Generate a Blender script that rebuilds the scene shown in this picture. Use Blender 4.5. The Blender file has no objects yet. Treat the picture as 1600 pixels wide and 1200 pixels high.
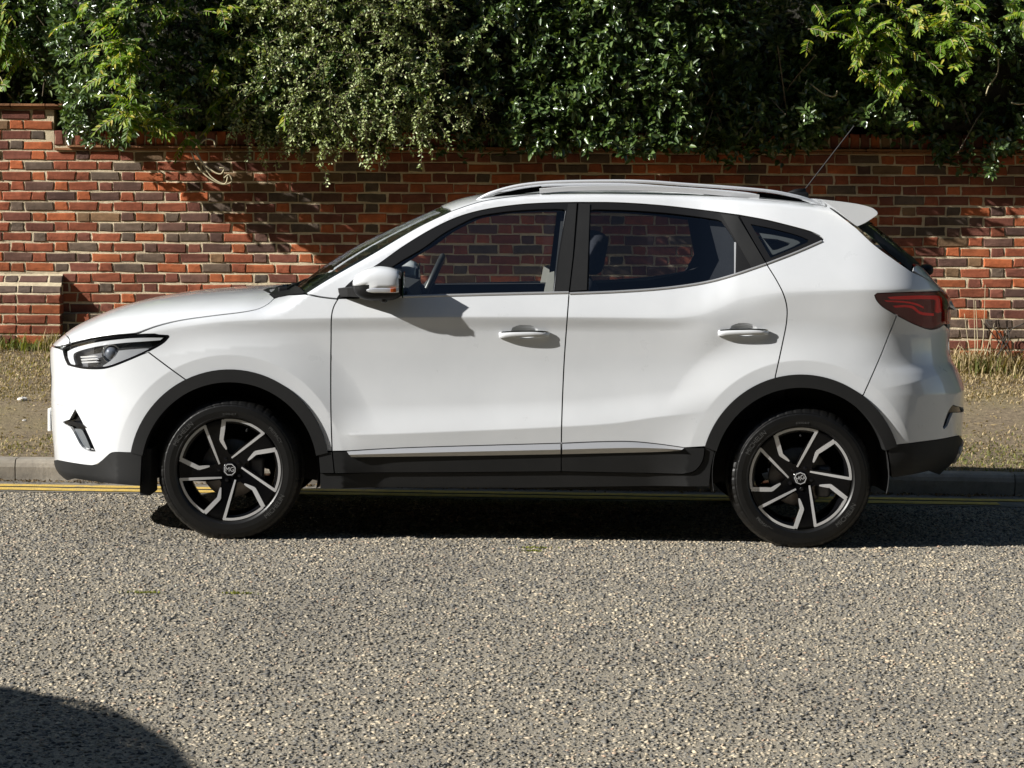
import bpy, bmesh, math, random
import numpy as np
from mathutils import Vector, Matrix
from mathutils.geometry import delaunay_2d_cdt

scene = bpy.context.scene
COL = scene.collection
random.seed(7)
RNG = np.random.default_rng(11)
rad = math.radians

# ------------------------------------------------------------------ camera, sky, sun, exposure
FPX = 3560.0                      # focal length in pixels of a 1600 px wide picture
CAM = np.array([0.0, -11.27, 1.512])
PITCH, ROLL = math.atan(265 / FPX), rad(0.88)
_f = np.array([0, math.cos(PITCH), -math.sin(PITCH)])
_u0 = np.array([0, math.sin(PITCH), math.cos(PITCH)])
_r0 = np.array([1.0, 0, 0])
CR = math.cos(ROLL) * _r0 + math.sin(ROLL) * _u0
CU = -math.sin(ROLL) * _r0 + math.cos(ROLL) * _u0
CF = _f
camd = bpy.data.cameras.new('camera')
cam = bpy.data.objects.new('camera', camd)
COL.objects.link(cam)
camd.sensor_width = 36.0
camd.lens = 36.0 * FPX / 1600.0
camd.clip_end = 600.0
cam.matrix_world = Matrix(((CR[0], CU[0], -CF[0], CAM[0]), (CR[1], CU[1], -CF[1], CAM[1]), (CR[2], CU[2], -CF[2], CAM[2]), (0, 0, 0, 1)))
scene.camera = cam

SUN_DIR = Vector((1.0, 0.32, -0.54)).normalized()     # the way the light travels
world = bpy.data.worlds.new('World')
scene.world = world
world.use_nodes = True
_wn = world.node_tree
_bg = _wn.nodes['Background']
_sky = _wn.nodes.new('ShaderNodeTexSky')
_sky.sky_type = 'NISHITA'
_sky.sun_disc = False
_sky.sun_elevation = math.asin(-SUN_DIR.z)
_sky.sun_rotation = math.atan2(-SUN_DIR.x, -SUN_DIR.y)
_sky.air_density = 1.0
_sky.dust_density = 0.6
_sky.ozone_density = 1.0
_wn.links.new(_sky.outputs[0], _bg.inputs[0])
_bg.inputs[1].default_value = 0.05
sund = bpy.data.lights.new('sun', 'SUN')
sund.energy = 5.0
sund.angle = rad(0.5)
sund.color = (1.0, 0.97, 0.92)
sun = bpy.data.objects.new('sun', sund)
sun.rotation_euler = SUN_DIR.to_track_quat('-Z', 'Y').to_euler()
sun.location = (-20, -6, 12)
COL.objects.link(sun)
scene.view_settings.view_transform = 'Standard'
scene.view_settings.look = 'None'
scene.view_settings.exposure = 1.0
scene.view_settings.gamma = 1.0
scene.view_settings.use_curve_mapping = False
try:
    scene.cycles.max_bounces = 10
    scene.cycles.transparent_max_bounces = 24
    scene.cycles.caustics_reflective = False
    scene.cycles.caustics_refractive = False
except Exception:
    pass

# ------------------------------------------------------------------ helpers
def plane_pt(px, py, y):
    """metric x, z of a picture point on the upright plane at depth y"""
    d = CF + CR * ((px - 800.0) / FPX) - CU * ((py - 600.0) / FPX)
    t = (y - CAM[1]) / d[1]
    return CAM[0] + d[0] * t, CAM[2] + d[2] * t

def ground_pt(px, py, z=0.0):
    d = CF + CR * ((px - 800.0) / FPX) - CU * ((py - 600.0) / FPX)
    t = (z - CAM[2]) / d[2]
    return CAM[0] + d[0] * t, CAM[1] + d[1] * t

def to_px(p):
    q = np.asarray(p, float) - CAM
    dd = q @ CF
    return 800 + FPX * (q @ CR) / dd, 600 - FPX * (q @ CU) / dd

def tag(o, label=None, cat=None, group=None, kind=None):
    if label: o['label'] = label
    if cat: o['category'] = cat
    if group: o['group'] = group
    if kind: o['kind'] = kind
    return o

def link(o, parent=None):
    COL.objects.link(o)
    if parent is not None:
        o.parent = parent
    return o

def empty(name, parent=None, loc=(0, 0, 0)):
    o = bpy.data.objects.new(name, None)
    o.empty_display_size = 0.1
    o.location = loc
    return link(o, parent)

def mesh_from(name, verts, faces, smooth=False):
    me = bpy.data.meshes.new(name)
    me.from_pydata([tuple(map(float, v)) for v in verts], [], [tuple(map(int, f)) for f in faces])
    if smooth:
        me.polygons.foreach_set('use_smooth', [True] * len(me.polygons))
    me.update()
    return me

def obj(name, verts, faces, mat, parent=None, smooth=False):
    me = mesh_from(name, verts, faces, smooth)
    if mat: me.materials.append(mat)
    return link(bpy.data.objects.new(name, me), parent)

def fast_mesh(name, V, loops, nper):
    """big mesh of equal n-gons from numpy arrays"""
    me = bpy.data.meshes.new(name)
    nf = len(loops) // nper
    me.vertices.add(len(V)); me.loops.add(len(loops)); me.polygons.add(nf)
    me.vertices.foreach_set('co', np.ascontiguousarray(V, dtype=np.float32).ravel())
    me.loops.foreach_set('vertex_index', np.ascontiguousarray(loops, dtype=np.int32))
    me.polygons.foreach_set('loop_start', np.arange(0, nf * nper, nper, dtype=np.int32))
    try:
        me.polygons.foreach_set('loop_total', np.full(nf, nper, dtype=np.int32))
    except Exception:
        pass
    me.update(calc_edges=True)
    return me

def spline(pts, n=8):
    """Catmull-Rom curve through points"""
    p = [np.array(q, float) for q in pts]
    if len(p) < 3:
        return [tuple(q) for q in p]
    out = []
    for i in range(len(p) - 1):
        p0 = p[i - 1] if i else 2 * p[0] - p[1]
        p1, p2 = p[i], p[i + 1]
        p3 = p[i + 2] if i + 2 < len(p) else 2 * p[-1] - p[-2]
        d1 = max(np.linalg.norm(p1 - p0), 1e-9) ** .5; d2 = max(np.linalg.norm(p2 - p1), 1e-9) ** .5; d3 = max(np.linalg.norm(p3 - p2), 1e-9) ** .5
        m1 = (p2 - p1) + d2 * ((p1 - p0) / d1 - (p2 - p0) / (d1 + d2)) if d1 > 1e-4 else p2 - p1
        m2 = (p2 - p1) + d2 * ((p3 - p2) / d3 - (p3 - p1) / (d2 + d3)) if d3 > 1e-4 else p2 - p1
        for k in range(n):
            t = k / n
            t2, t3 = t * t, t * t * t
            out.append(tuple((2 * t3 - 3 * t2 + 1) * p1 + (t3 - 2 * t2 + t) * m1 + (-2 * t3 + 3 * t2) * p2 + (t3 - t2) * m2))
    out.append(tuple(p[-1]))
    return out

def pchip(x, y):
    x = np.array(x, float); y = np.array(y, float)
    h = np.diff(x); d = np.diff(y) / h
    m = np.zeros_like(y)
    for i in range(1, len(x) - 1):
        if d[i - 1] * d[i] > 0:
            w1, w2 = 2 * h[i] + h[i - 1], h[i] + 2 * h[i - 1]
            m[i] = (w1 + w2) / (w1 / d[i - 1] + w2 / d[i])
    m[0], m[-1] = d[0], d[-1]
    def f(q):
        q = np.asarray(q, float)
        i = np.clip(np.searchsorted(x, q) - 1, 0, len(x) - 2)
        t = np.clip((q - x[i]) / h[i], 0, 1)
        t2, t3 = t * t, t ** 3
        return (2 * t3 - 3 * t2 + 1) * y[i] + (t3 - 2 * t2 + t) * h[i] * m[i] + (-2 * t3 + 3 * t2) * y[i + 1] + (t3 - t2) * h[i] * m[i + 1]
    return f

def inside(poly, P):
    """even-odd test, P (n,2)"""
    x, y = P[:, 0], P[:, 1]
    res = np.zeros(len(P), bool)
    q = np.asarray(poly, float)
    a, b = q, np.roll(q, -1, 0)
    for (x0, y0), (x1, y1) in zip(a, b):
        if y0 == y1: continue
        c = ((y0 > y) != (y1 > y)) & (x < (x1 - x0) * (y - y0) / (y1 - y0) + x0)
        res ^= c
    return res

def seg_dist(poly, P):
    q = np.asarray(poly, float)
    best = np.full(len(P), 1e9)
    for a, b in zip(q, np.roll(q, -1, 0)):
        ab = b - a
        L = ab @ ab
        t = np.clip(((P - a) @ ab) / (L + 1e-18), 0, 1)
        d = np.linalg.norm(P - (a + t[:, None] * ab), axis=1)
        best = np.minimum(best, d)
    return best

def densify(poly, sp, closed=True):
    q = [np.array(p, float) for p in poly]
    out = []
    n = len(q)
    for i in range(n if closed else n - 1):
        a, b = q[i], q[(i + 1) % n]
        L = np.linalg.norm(b - a)
        if L < 1e-6: continue
        k = max(1, int(math.ceil(L / sp)))
        for j in range(k):
            out.append(a + (b - a) * j / k)
    if not closed: out.append(q[-1])
    return np.array(out)

def clean(poly, eps=0.0012):
    out = []
    for p in poly:
        if not out or math.dist(out[-1], p) > eps: out.append((float(p[0]), float(p[1])))
    if math.dist(out[0], out[-1]) < eps: out.pop()
    return out

def tri_area(V, f):
    a, b, c = V[f[0]], V[f[1]], V[f[2]]
    return (b[0] - a[0]) * (c[1] - a[1]) - (b[1] - a[1]) * (c[0] - a[0])

def area(poly):
    q = np.asarray(poly); r = np.roll(q, -1, 0)
    return 0.5 * float(np.sum(q[:, 0] * r[:, 1] - r[:, 0] * q[:, 1]))

def inset_poly(poly, d):
    q = np.asarray(poly, float)
    if area(q) < 0: q = q[::-1]
    a, b = np.roll(q, 1, 0), np.roll(q, -1, 0)
    e1 = q - a; e2 = b - q
    e1 /= np.linalg.norm(e1, axis=1)[:, None] + 1e-12; e2 /= np.linalg.norm(e2, axis=1)[:, None] + 1e-12
    n1 = np.stack([-e1[:, 1], e1[:, 0]], 1); n2 = np.stack([-e2[:, 1], e2[:, 0]], 1)
    m = n1 + n2
    l2 = np.maximum((m * m).sum(1), 0.35)
    return [tuple(v) for v in q + m * (2 * d / l2)[:, None]]

def triangulate(outer, holes, sp, extra=None, gap=0.45):
    """2-D triangulation of a polygon with holes and an inner point grid"""
    loops = [densify(outer, sp)] + [densify(h, sp) for h in holes]
    pts, edges = [], []
    for lp in loops:
        s = len(pts)
        pts += list(lp)
        edges += [(s + i, s + (i + 1) % len(lp)) for i in range(len(lp))]
    nb = len(pts)
    lo, hi = np.min(outer, 0), np.max(outer, 0)
    gx = np.arange(lo[0] + sp * .5, hi[0], sp); gy = np.arange(lo[1] + sp * .5, hi[1], sp * .87)
    if len(gx) and len(gy):
        G = np.array([(x + (sp * .5 if j % 2 else 0), y) for j, y in enumerate(gy) for x in gx])
    else:
        G = np.zeros((0, 2))
    if extra is not None and len(extra):
        E = np.asarray(extra, float)
        E = E[(E[:, 0] > lo[0]) & (E[:, 0] < hi[0]) & (E[:, 1] > lo[1]) & (E[:, 1] < hi[1])]
        E = E[inside(outer, E)] if len(E) else E
        if len(G) and len(E):
            keep = np.ones(len(G), bool)
            for k in range(0, len(E), 400):
                dd = np.abs(G[:, None, :] - E[None, k:k + 400, :])
                keep &= ~np.any((dd[:, :, 0] < sp * .45) & (dd[:, :, 1] < sp * .45), axis=1)
            G = G[keep]
        G = np.concatenate([G, E])
    if len(G):
        ok = inside(outer, G)
        for h in holes: ok &= ~inside(h, G)
        G = G[ok]
    if len(G):
        for lp in loops:
            G = G[seg_dist(lp, G) > sp * gap * 0.6]
            if not len(G): break
    allp = [Vector((float(p[0]), float(p[1]))) for p in pts] + [Vector((float(p[0]), float(p[1]))) for p in G]
    r = delaunay_2d_cdt(allp, edges, [], 0, 1e-6)
    V = np.array([(v.x, v.y) for v in r[0]])
    F = [f for f in r[2]]
    Fa = np.array([f[:3] for f in F])
    cen = (V[Fa[:, 0]] + V[Fa[:, 1]] + V[Fa[:, 2]]) / 3
    ok = inside(outer, cen)
    for h in holes: ok &= ~inside(h, cen)
    F = [f for f, k in zip(F, ok) if k]
    Vl = V.tolist()
    F = [f if tri_area(Vl, f) > 0 else f[::-1] for f in F]
    omap = {}
    for new, olds in enumerate(r[3]):
        for o_ in olds: omap[o_] = new
    bl = []
    s = 0
    for lp in loops:
        bl.append([omap[s + i] for i in range(len(lp))]); s += len(lp)
    return V, F, bl

# ------------------------------------------------------------------ materials
MATS = {}
def principled(name, base=(.5, .5, .5), rough=.5, metal=0.0, coat=0.0, coat_rough=.03, spec=.5, trans=0.0, emit=None, emit_s=0.0):
    m = bpy.data.materials.new(name)
    m.use_nodes = True
    b = m.node_tree.nodes['Principled BSDF']
    b.inputs['Base Color'].default_value = (*base, 1)
    b.inputs['Roughness'].default_value = rough
    b.inputs['Metallic'].default_value = metal
    b.inputs['Coat Weight'].default_value = coat
    b.inputs['Coat Roughness'].default_value = coat_rough
    b.inputs['Specular IOR Level'].default_value = spec
    b.inputs['Transmission Weight'].default_value = trans
    if emit:
        b.inputs['Emission Color'].default_value = (*emit, 1)
        b.inputs['Emission Strength'].default_value = emit_s
    MATS[name] = m
    return m

class NT:
    """small node-graph helper"""
    def __init__(s, m):
        s.t = m.node_tree; s.b = s.t.nodes.get('Principled BSDF')
    def n(s, typ, **kw):
        nd = s.t.nodes.new(typ)
        for k, v in kw.items():
            if k in nd.inputs.keys() if hasattr(nd.inputs, 'keys') else False:
                nd.inputs[k].default_value = v
            else:
                setattr(nd, k, v)
        return nd
    def l(s, a, b): s.t.links.new(a, b)
    def coord(s, kind='Object'):
        return s.n('ShaderNodeTexCoord').outputs[kind]
    def pos(s):
        return s.n('ShaderNodeNewGeometry').outputs['Position']
    def noise(s, vec, scale, detail=4, rough=.55):
        nd = s.n('ShaderNodeTexNoise'); nd.inputs['Scale'].default_value = scale; nd.inputs['Detail'].default_value = detail
        nd.inputs['Roughness'].default_value = rough
        s.l(vec, nd.inputs['Vector']); return nd
    def ramp(s, fac, stops, interp='LINEAR'):
        r = s.n('ShaderNodeValToRGB'); r.color_ramp.interpolation = interp
        e = r.color_ramp.elements
        while len(e) < len(stops): e.new(0.5)
        for el, (p, c) in zip(e, stops):
            el.position = p; el.color = (*c, 1) if len(c) == 3 else c
        s.l(fac, r.inputs['Fac']); return r.outputs['Color']
    def mix(s, fac, a, b, blend='MIX'):
        m = s.n('ShaderNodeMix', data_type='RGBA', blend_type=blend)
        for sock, v in ((m.inputs[0], fac), (m.inputs[6], a), (m.inputs[7], b)):
            if hasattr(v, 'is_linked'): s.l(v, sock)
            elif isinstance(v, tuple): sock.default_value = (*v, 1)
            else: sock.default_value = v
        return m.outputs[2]
    def math(s, op, a, b=0.0):
        m = s.n('ShaderNodeMath', operation=op)
        for sock, v in ((m.inputs[0], a), (m.inputs[1], b)):
            if hasattr(v, 'is_linked'): s.l(v, sock)
            else: sock.default_value = v
        return m.outputs[0]
    def bump(s, h, strength=.3, dist=.01):
        b = s.n('ShaderNodeBump'); b.inputs['Strength'].default_value = strength; b.inputs['Distance'].default_value = dist
        s.l(h, b.inputs['Height']); s.l(b.outputs[0], s.b.inputs['Normal']); return b

def noisy(name, c0, c1, scale, rough=.8, bump=.3, bdist=.004, **kw):
    m = principled(name, c0, rough, **kw)
    t = NT(m)
    p = t.pos()
    n = t.noise(p, scale, 6, .6)
    t.l(t.ramp(n.outputs['Fac'], [(.3, c0), (.7, c1)]), t.b.inputs['Base Color'])
    if bump:
        t.bump(t.noise(p, scale * 4, 5, .6).outputs['Fac'], bump, bdist)
    return m
# ------------------------------------------------------------------ car materials
paint = principled('white_paint', (.65, .65, .64), .32, coat=1.0, coat_rough=.02)
_t = NT(paint)
_n = _t.noise(_t.pos(), 2.2, 5, .6)
_t.l(_t.ramp(_n.outputs['Fac'], [(.35, (.53, .545, .56)), (.65, (.57, .585, .60))]), _t.b.inputs['Base Color'])
_t.l(_t.ramp(_t.noise(_t.pos(), 9, 6, .65).outputs['Fac'], [(.3, (.26,) * 3), (.75, (.44,) * 3)]), _t.b.inputs['Roughness'])
plastic = noisy('grey_black_plastic', (.0055, .0058, .006), (.0095, .0095, .0095), 6, .6, .25, .0006, spec=.3)
_t = NT(plastic)
_sc = _t.noise(_t.pos(), 3.0, 8, .7)
trim_black = principled('satin_black_trim', (.005, .005, .0055), .5, spec=.25)
gloss_black = principled('gloss_black', (.004, .004, .005), .14, spec=.4)
rubber_seal = principled('black_rubber', (.008, .008, .008), .7)
chrome = principled('bright_chrome', (.80, .81, .83), .12, 1.0)
satin_silver = principled('satin_silver', (.50, .50, .50), .36, .6)
rail_silver = principled('anodised_rail', (.66, .67, .69), .36, .45)
cabin_dark = noisy('cabin_dark', (.012, .012, .014), (.02, .02, .022), 8, .75, .2, .001)
cabin_cloth = noisy('seat_cloth', (.016, .018, .026), (.026, .029, .038), 60, .9, .4, .001)
cabin_pale = noisy('pale_pillar_trim', (.36, .35, .32), (.42, .40, .37), 10, .7, .1, .0005)
under = principled('underbody_black', (.006, .006, .006), .9)
polished = principled('polished_alloy', (.62, .62, .62), .3, .55)
iron = noisy('brake_iron', (.20, .19, .18), (.12, .10, .09), 30, .45, .1, .0005, metal=.8)
plate_white = principled('plate_white', (.75, .75, .73), .4)
lens_white = principled('lamp_white', (.55, .56, .57), .22, coat=.5)
amber = principled('amber_lens', (.55, .12, .03), .15, coat=.5)
tail_red = principled('tail_red', (.90, .012, .04), .18, coat=1.0)
tail_dark = principled('tail_dark_red', (.055, .003, .003), .2)

def glass_mat(name, tint, gloss=(.9, .93, 1.0), rough=0.0, ior=1.45):
    m = bpy.data.materials.new(name)
    m.use_nodes = True
    t = m.node_tree
    t.nodes.remove(t.nodes['Principled BSDF'])
    o = t.nodes['Material Output']
    tr = t.nodes.new('ShaderNodeBsdfTransparent'); tr.inputs[0].default_value = (*tint, 1)
    gl = t.nodes.new('ShaderNodeBsdfGlossy'); gl.inputs['Color'].default_value = (*gloss, 1); gl.inputs['Roughness'].default_value = rough
    g = t.nodes.new('ShaderNodeNewGeometry')
    def m_(op, a, b=None, **kw):
        n = t.nodes.new('ShaderNodeMath'); n.operation = op
        for i, v in enumerate((a, b)):
            if v is None: continue
            if isinstance(v, float): n.inputs[i].default_value = v
            else: t.links.new(v, n.inputs[i])
        return n
    dt = t.nodes.new('ShaderNodeVectorMath'); dt.operation = 'DOT_PRODUCT'
    t.links.new(g.outputs['Normal'], dt.inputs[0]); t.links.new(g.outputs['Incoming'], dt.inputs[1])
    c1 = m_('SUBTRACT', 1.0, m_('ABSOLUTE', dt.outputs['Value']).outputs[0])
    fr = m_('ADD', m_('MULTIPLY', m_('POWER', c1.outputs[0], 5.0).outputs[0], .95).outputs[0], .045)
    mx = t.nodes.new('ShaderNodeMixShader')
    t.links.new(fr.outputs[0], mx.inputs[0]); t.links.new(tr.outputs[0], mx.inputs[1]); t.links.new(gl.outputs[0], mx.inputs[2])
    t.links.new(mx.outputs[0], o.inputs[0])
    MATS[name] = m
    return m
glass_front = glass_mat('clear_tinted_glass', (.91, .94, .93))
glass_rear = glass_mat('privacy_glass', (.64, .67, .69))
glass_dark = glass_mat('dark_glass', (.36, .39, .41))
glass_clear = glass_mat('lamp_lens_glass', (.93, .94, .95))
glass_tail = glass_mat('red_lens_glass', (.88, .26, .25))

# ------------------------------------------------------------------ the car's outer surface |y| = Y(x, z)
YREF = -0.87
def R(pts, y=YREF):
    return [plane_pt(a, b, y) for a, b in pts]
def xr_(px, py=600, y=YREF): return plane_pt(px, py, y)[0]
def zr_(px, py, y=YREF): return plane_pt(px, py, y)[1]

def row(zpts, wpts):
    a = R(zpts)
    fz = pchip([p[0] for p in a], [p[1] for p in a])
    fw = pchip([xr_(p[0]) for p in wpts], [p[1] for p in wpts])
    return fz, fw
ROWS = [
    row([(60, 752), (361, 756), (1250, 770), (1520, 775)], [(60, .850), (800, .858), (1520, .85)]),
    row([(60, 702), (519, 706), (880, 702), (1100, 706), (1520, 710)], [(60, .880), (361, .884), (541, .884), (1092, .884), (1520, .876)]),
    row([(60, 676), (361, 680), (541, 679), (717, 673), (876, 666), (955, 661), (1026, 651), (1092, 644), (1200, 630), (1383, 606), (1478, 588), (1520, 580)],
        [(60, .878), (361, .884), (500, .886), (560, .895), (880, .897), (1040, .894), (1150, .886), (1300, .880), (1400, .886), (1520, .884)]),
    row([(60, 628), (541, 632), (876, 624), (1026, 610), (1092, 601), (1200, 590), (1383, 562), (1478, 545), (1520, 540)],
        [(60, .876), (361, .876), (541, .868), (700, .866), (880, .866), (1092, .868), (1300, .868), (1400, .867), (1520, .866)]),
    row([(60, 580), (541, 580), (887, 575), (1092, 566), (1383, 530), (1478, 516), (1520, 512)],
        [(60, .874), (361, .872), (541, .861), (887, .858), (1092, .862), (1300, .866), (1520, .860)]),
    row([(60, 556), (212, 542), (353, 526), (541, 520), (887, 519), (1092, 517), (1157, 500), (1224, 492), (1383, 488), (1478, 484), (1520, 482)],
        [(60, .872), (361, .871), (541, .866), (887, .864), (1040, .868), (1120, .876), (1300, .876), (1520, .868)]),
    row([(60, 540), (212, 523), (280, 511.5), (353, 502.5), (427, 499), (517, 497), (887, 495.5), (1050, 497), (1090, 493), (1119, 484), (1157, 467.5), (1224, 457), (1315, 453.5), (1367, 452.5), (1520, 454)],
        [(60, .870), (250, .871), (361, .876), (541, .879), (887, .880), (1092, .880), (1224, .884), (1370, .884), (1520, .878)]),
]
CREASE = {2, 6}
def CN(px, py): return plane_pt(px, py, -.22)
_top = [CN(*p) for p in [(70, 562), (79.5, 540), (84, 533), (92, 528), (102, 521.5), (120.5, 508), (151.7, 492.5), (195.6, 476), (243, 464.5), (294.6, 457), (353, 452), (412, 449), (440, 448),
        (462, 444), (497.5, 419.5), (556, 382), (627.5, 348), (686, 322), (713, 311.5), (745, 304), (790, 298.5), (850, 295), (950, 294), (1050, 296), (1150, 302), (1235, 310), (1290, 318),
        (1335, 333), (1362, 350), (1390, 373), (1413, 394), (1436.6, 417.6), (1450.6, 433), (1462, 443), (1474, 453), (1481, 462), (1486, 472), (1500, 505), (1530, 560)]]
ZT = pchip([p[0] for p in _top], [p[1] for p in _top])
_hh = [(60, .05), (85, .05), (120, .09), (170, .125), (250, .14), (420, .14), (470, .12), (560, .13), (640, .12), (700, .085), (770, .05), (1240, .05), (1300, .07), (1360, .12), (1430, .12), (1465, .07), (1490, .05), (1530, .05)]
HT = pchip([CN(p[0], 500)[0] for p in _hh], [p[1] for p in _hh])
_fr = [CN(*p) for p in [(118, 775), (112, 748), (93, 733), (86, 722), (84.5, 700), (82.5, 676), (80.5, 640), (80, 620), (80.5, 600), (79.5, 570), (79, 548), (79.5, 530), (80, 400)]]
XF = pchip([p[1] for p in _fr], [p[0] for p in _fr])
_rr = [plane_pt(*p, -.22) for p in [(1440, 775), (1464, 735), (1474, 724), (1486, 714), (1497, 695), (1499.5, 680), (1501.5, 655), (1503, 628), (1503.5, 605), (1501, 594), (1492, 572), (1484, 558), (1481, 537), (1481, 515), (1483, 495), (1484, 471), (1484, 400)]]
XR = pchip([p[1] for p in _rr], [p[0] for p in _rr])
WC = [plane_pt(361, 734, -.80), plane_pt(1248.5, 748, -.80)]        # wheel centres
AC = [plane_pt(358.5, 733, -.90), plane_pt(1251.5, 741.5, -.90)]    # arch circle centres
PX = FPX / (-.90 - CAM[1])                                          # pixels per metre at the flank
HANDLES = [plane_pt(819, 521, -.866), plane_pt(1161, 518, -.868)]
LF, NF, LR_, NR, NTOP = .66, 2.6, .60, 2.8, 2.2

SOFT = pchip([xr_(p) for p in (60, 200, 300, 1000, 1090, 1150, 1220, 1300, 1480, 1540)], [.010, .006, .0025, .0025, .012, .026, .010, .004, .003, .003])
_fa, _fb = plane_pt(131, 626, -.72), plane_pt(183, 712, -.80)
FOGP = _fa
_fl = math.hypot(_fb[0] - _fa[0], _fb[1] - _fa[1])
FOGN = ((_fb[1] - _fa[1]) / _fl, -(_fb[0] - _fa[0]) / _fl)
FOGZ = plane_pt(118, 622, -.7)[1]
def width(x, z):
    zk = np.stack([r[0](x) for r in ROWS]); wk = np.stack([r[1](x) for r in ROWS])
    sl = np.diff(wk, axis=0) / np.diff(zk, axis=0)
    n = len(ROWS)
    out = np.array(wk[0])
    TOPS = -.37
    for k in range(n - 1):
        def tan(j, side):
            if j == 0: return sl[0]
            if j == n - 1: return sl[n - 2]
            if j in CREASE: return sl[j - 1] if side < 0 else sl[j]
            a, b = sl[j - 1], sl[j]
            return np.where(a * b > 0, 2 * a * b / (a + b + 1e-12 * np.sign(a + b + 1e-30)), 0.0)
        h = zk[k + 1] - zk[k]
        t = np.clip((z - zk[k]) / h, 0, 1)
        t2, t3 = t * t, t ** 3
        v = (2 * t3 - 3 * t2 + 1) * wk[k] + (t3 - 2 * t2 + t) * h * tan(k, 1) + (-2 * t3 + 3 * t2) * wk[k + 1] + (t3 - t2) * h * tan(k + 1, -1)
        out = np.where(z >= zk[k], v, out)
    dz = z - zk[-1]
    out = np.where(dz > 0, wk[-1], out)
    sr = SOFT(x)
    e_ = np.clip(dz / sr, -30, 30)
    sp_ = np.where(dz / sr > 29, dz, sr * np.log1p(np.exp(e_)))
    out = out - .37 * sp_ - .105 * sp_ * sp_
    # pocket round the fog lamp
    q_ = (x - FOGP[0]) * FOGN[0] + (z - FOGP[1]) * FOGN[1]
    fade = np.clip((FOGZ - z) / .035, 0, 1)
    out = out - .016 * np.clip(q_ / .045, 0, 1) ** 1.3 * fade * (x < -1.6)
    out = np.where(z < zk[0], wk[0] - .25 * (zk[0] - z), out)
    # flare round the arches
    zc = zk[-1]
    for (cx, cz) in AC:
        r = np.hypot(x - cx, z - cz)
        s = np.clip((.70 - r) / (.70 - .523), 0, 1) ** 1.5
        s = s * np.clip((zc - z) / .12, 0, 1)
        out = out + (np.maximum(.893, out) - out) * s
    # cups behind the door handles
    for (cx, cz) in HANDLES:
        q = ((x - cx - .004) / .062) ** 2 + ((z - cz - .008) / .030) ** 2
        out = out - .020 * np.clip(1 - q, 0, 1) ** .8
    return out

NTF = pchip([CN(p, 500)[0] for p in (60, 120, 200, 400, 450, 500, 1540)], [2.2, 2.4, 2.9, 2.9, 2.5, 2.2, 2.2])
def sup(t, n):
    t = np.clip(t, 0, 1)
    return np.maximum(1 - (1 - t) ** n, 0) ** (1 / n)

def Y(x, z):
    x = np.asarray(x, float); z = np.asarray(z, float)
    return width(x, z) * sup((x - XF(z)) / LF, NF) * sup((XR(z) - x) / LR_, NR) * sup((ZT(x) - z) / HT(x), NTF(x))

U1 = .5
CW = 1 / (2.6 * U1 ** 1.6); D1 = CW * U1 ** 2.6; KW = U1 - D1
def Wf(d): 
    d = np.maximum(d, 0)
    return np.where(d < D1, (d / CW) ** (1 / 2.6), U1 + d - D1)
def Wi(u):
    u = np.maximum(u, 0)
    return np.where(u < U1, CW * u ** 2.6, D1 + u - U1)
def to_s(x, z):
    x = np.asarray(x, float); z = np.asarray(z, float)
    df, dr = x - XF(z), XR(z) - x
    return np.where(x < 0, XF(z) + Wf(df) - KW, XR(z) - Wf(dr) + KW)
def from_s(s, z):
    return np.where(s < 0, XF(z) + Wi(s + KW - XF(z)), XR(z) - Wi(XR(z) + KW - s))

def pos_side(a, b):
    x = from_s(a, b)
    return np.stack([x, -Y(x, b), b], -1)
def Zof(x, y):
    """upper surface height over (x, y)"""
    y = np.abs(y)
    hi = ZT(x) - 1e-5
    lo = hi - HT(x) * 1.15
    for _ in range(26):
        mid = .5 * (lo + hi)
        big = Y(x, mid) > y
        lo = np.where(big, mid, lo); hi = np.where(big, hi, mid)
    return .5 * (lo + hi)
def pos_top(a, b):
    return np.stack([a, b, Zof(a, b)], -1)

def N(px, py, it=14):
    """picture point -> x, z on the near flank of the car"""
    y = -.86
    for _ in range(it):
        x, z = plane_pt(px, py, y)
        y = .4 * y + .6 * -float(Y(np.array(x), np.array(z)))
    return plane_pt(px, py, y)
def NN(pts):
    q = np.array([(float(a), float(b)) for a, b in pts])
    D = CF[None] + CR[None] * ((q[:, 0:1] - 800.0) / FPX) - CU[None] * ((q[:, 1:2] - 600.0) / FPX)
    y = np.full(len(q), -.86)
    for _ in range(15):
        t = (y - CAM[1]) / D[:, 1]
        x = CAM[0] + D[:, 0] * t; z = CAM[2] + D[:, 2] * t
        y = .4 * y - .6 * Y(x, z)
    return [(float(a), float(b)) for a, b in zip(x, z)]
def N3(px, py):
    x, z = N(px, py)
    return x, -float(Y(np.array(x), np.array(z))), z

EXTRA = []
for k in CREASE:
    xs = np.arange(-2.15, 2.15, .013)
    zz = ROWS[k][0](xs)
    for d in (-.004, .004): EXTRA += [(x, z + d) for x, z in zip(xs, zz)]
for (cx, cz) in AC:
    for r in (.519, .527):
        for a in np.arange(-.3, math.pi + .3, .024): EXTRA.append((cx + r * math.cos(a), cz + r * math.sin(a)))
for (cx, cz) in HANDLES:
    for i in range(-15, 16):
        for j in range(-8, 9): EXTRA.append((cx + .004 + i * .005, cz + .008 + j * .0045))
EXTRA = np.array(EXTRA)
_ok = (EXTRA[:, 0] > XF(EXTRA[:, 1]) + .02) & (EXTRA[:, 0] < XR(EXTRA[:, 1]) - .02)
EXTRA = EXTRA[_ok]
EXTRA_S = np.stack([to_s(EXTRA[:, 0], EXTRA[:, 1]), EXTRA[:, 1]], 1)

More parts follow.
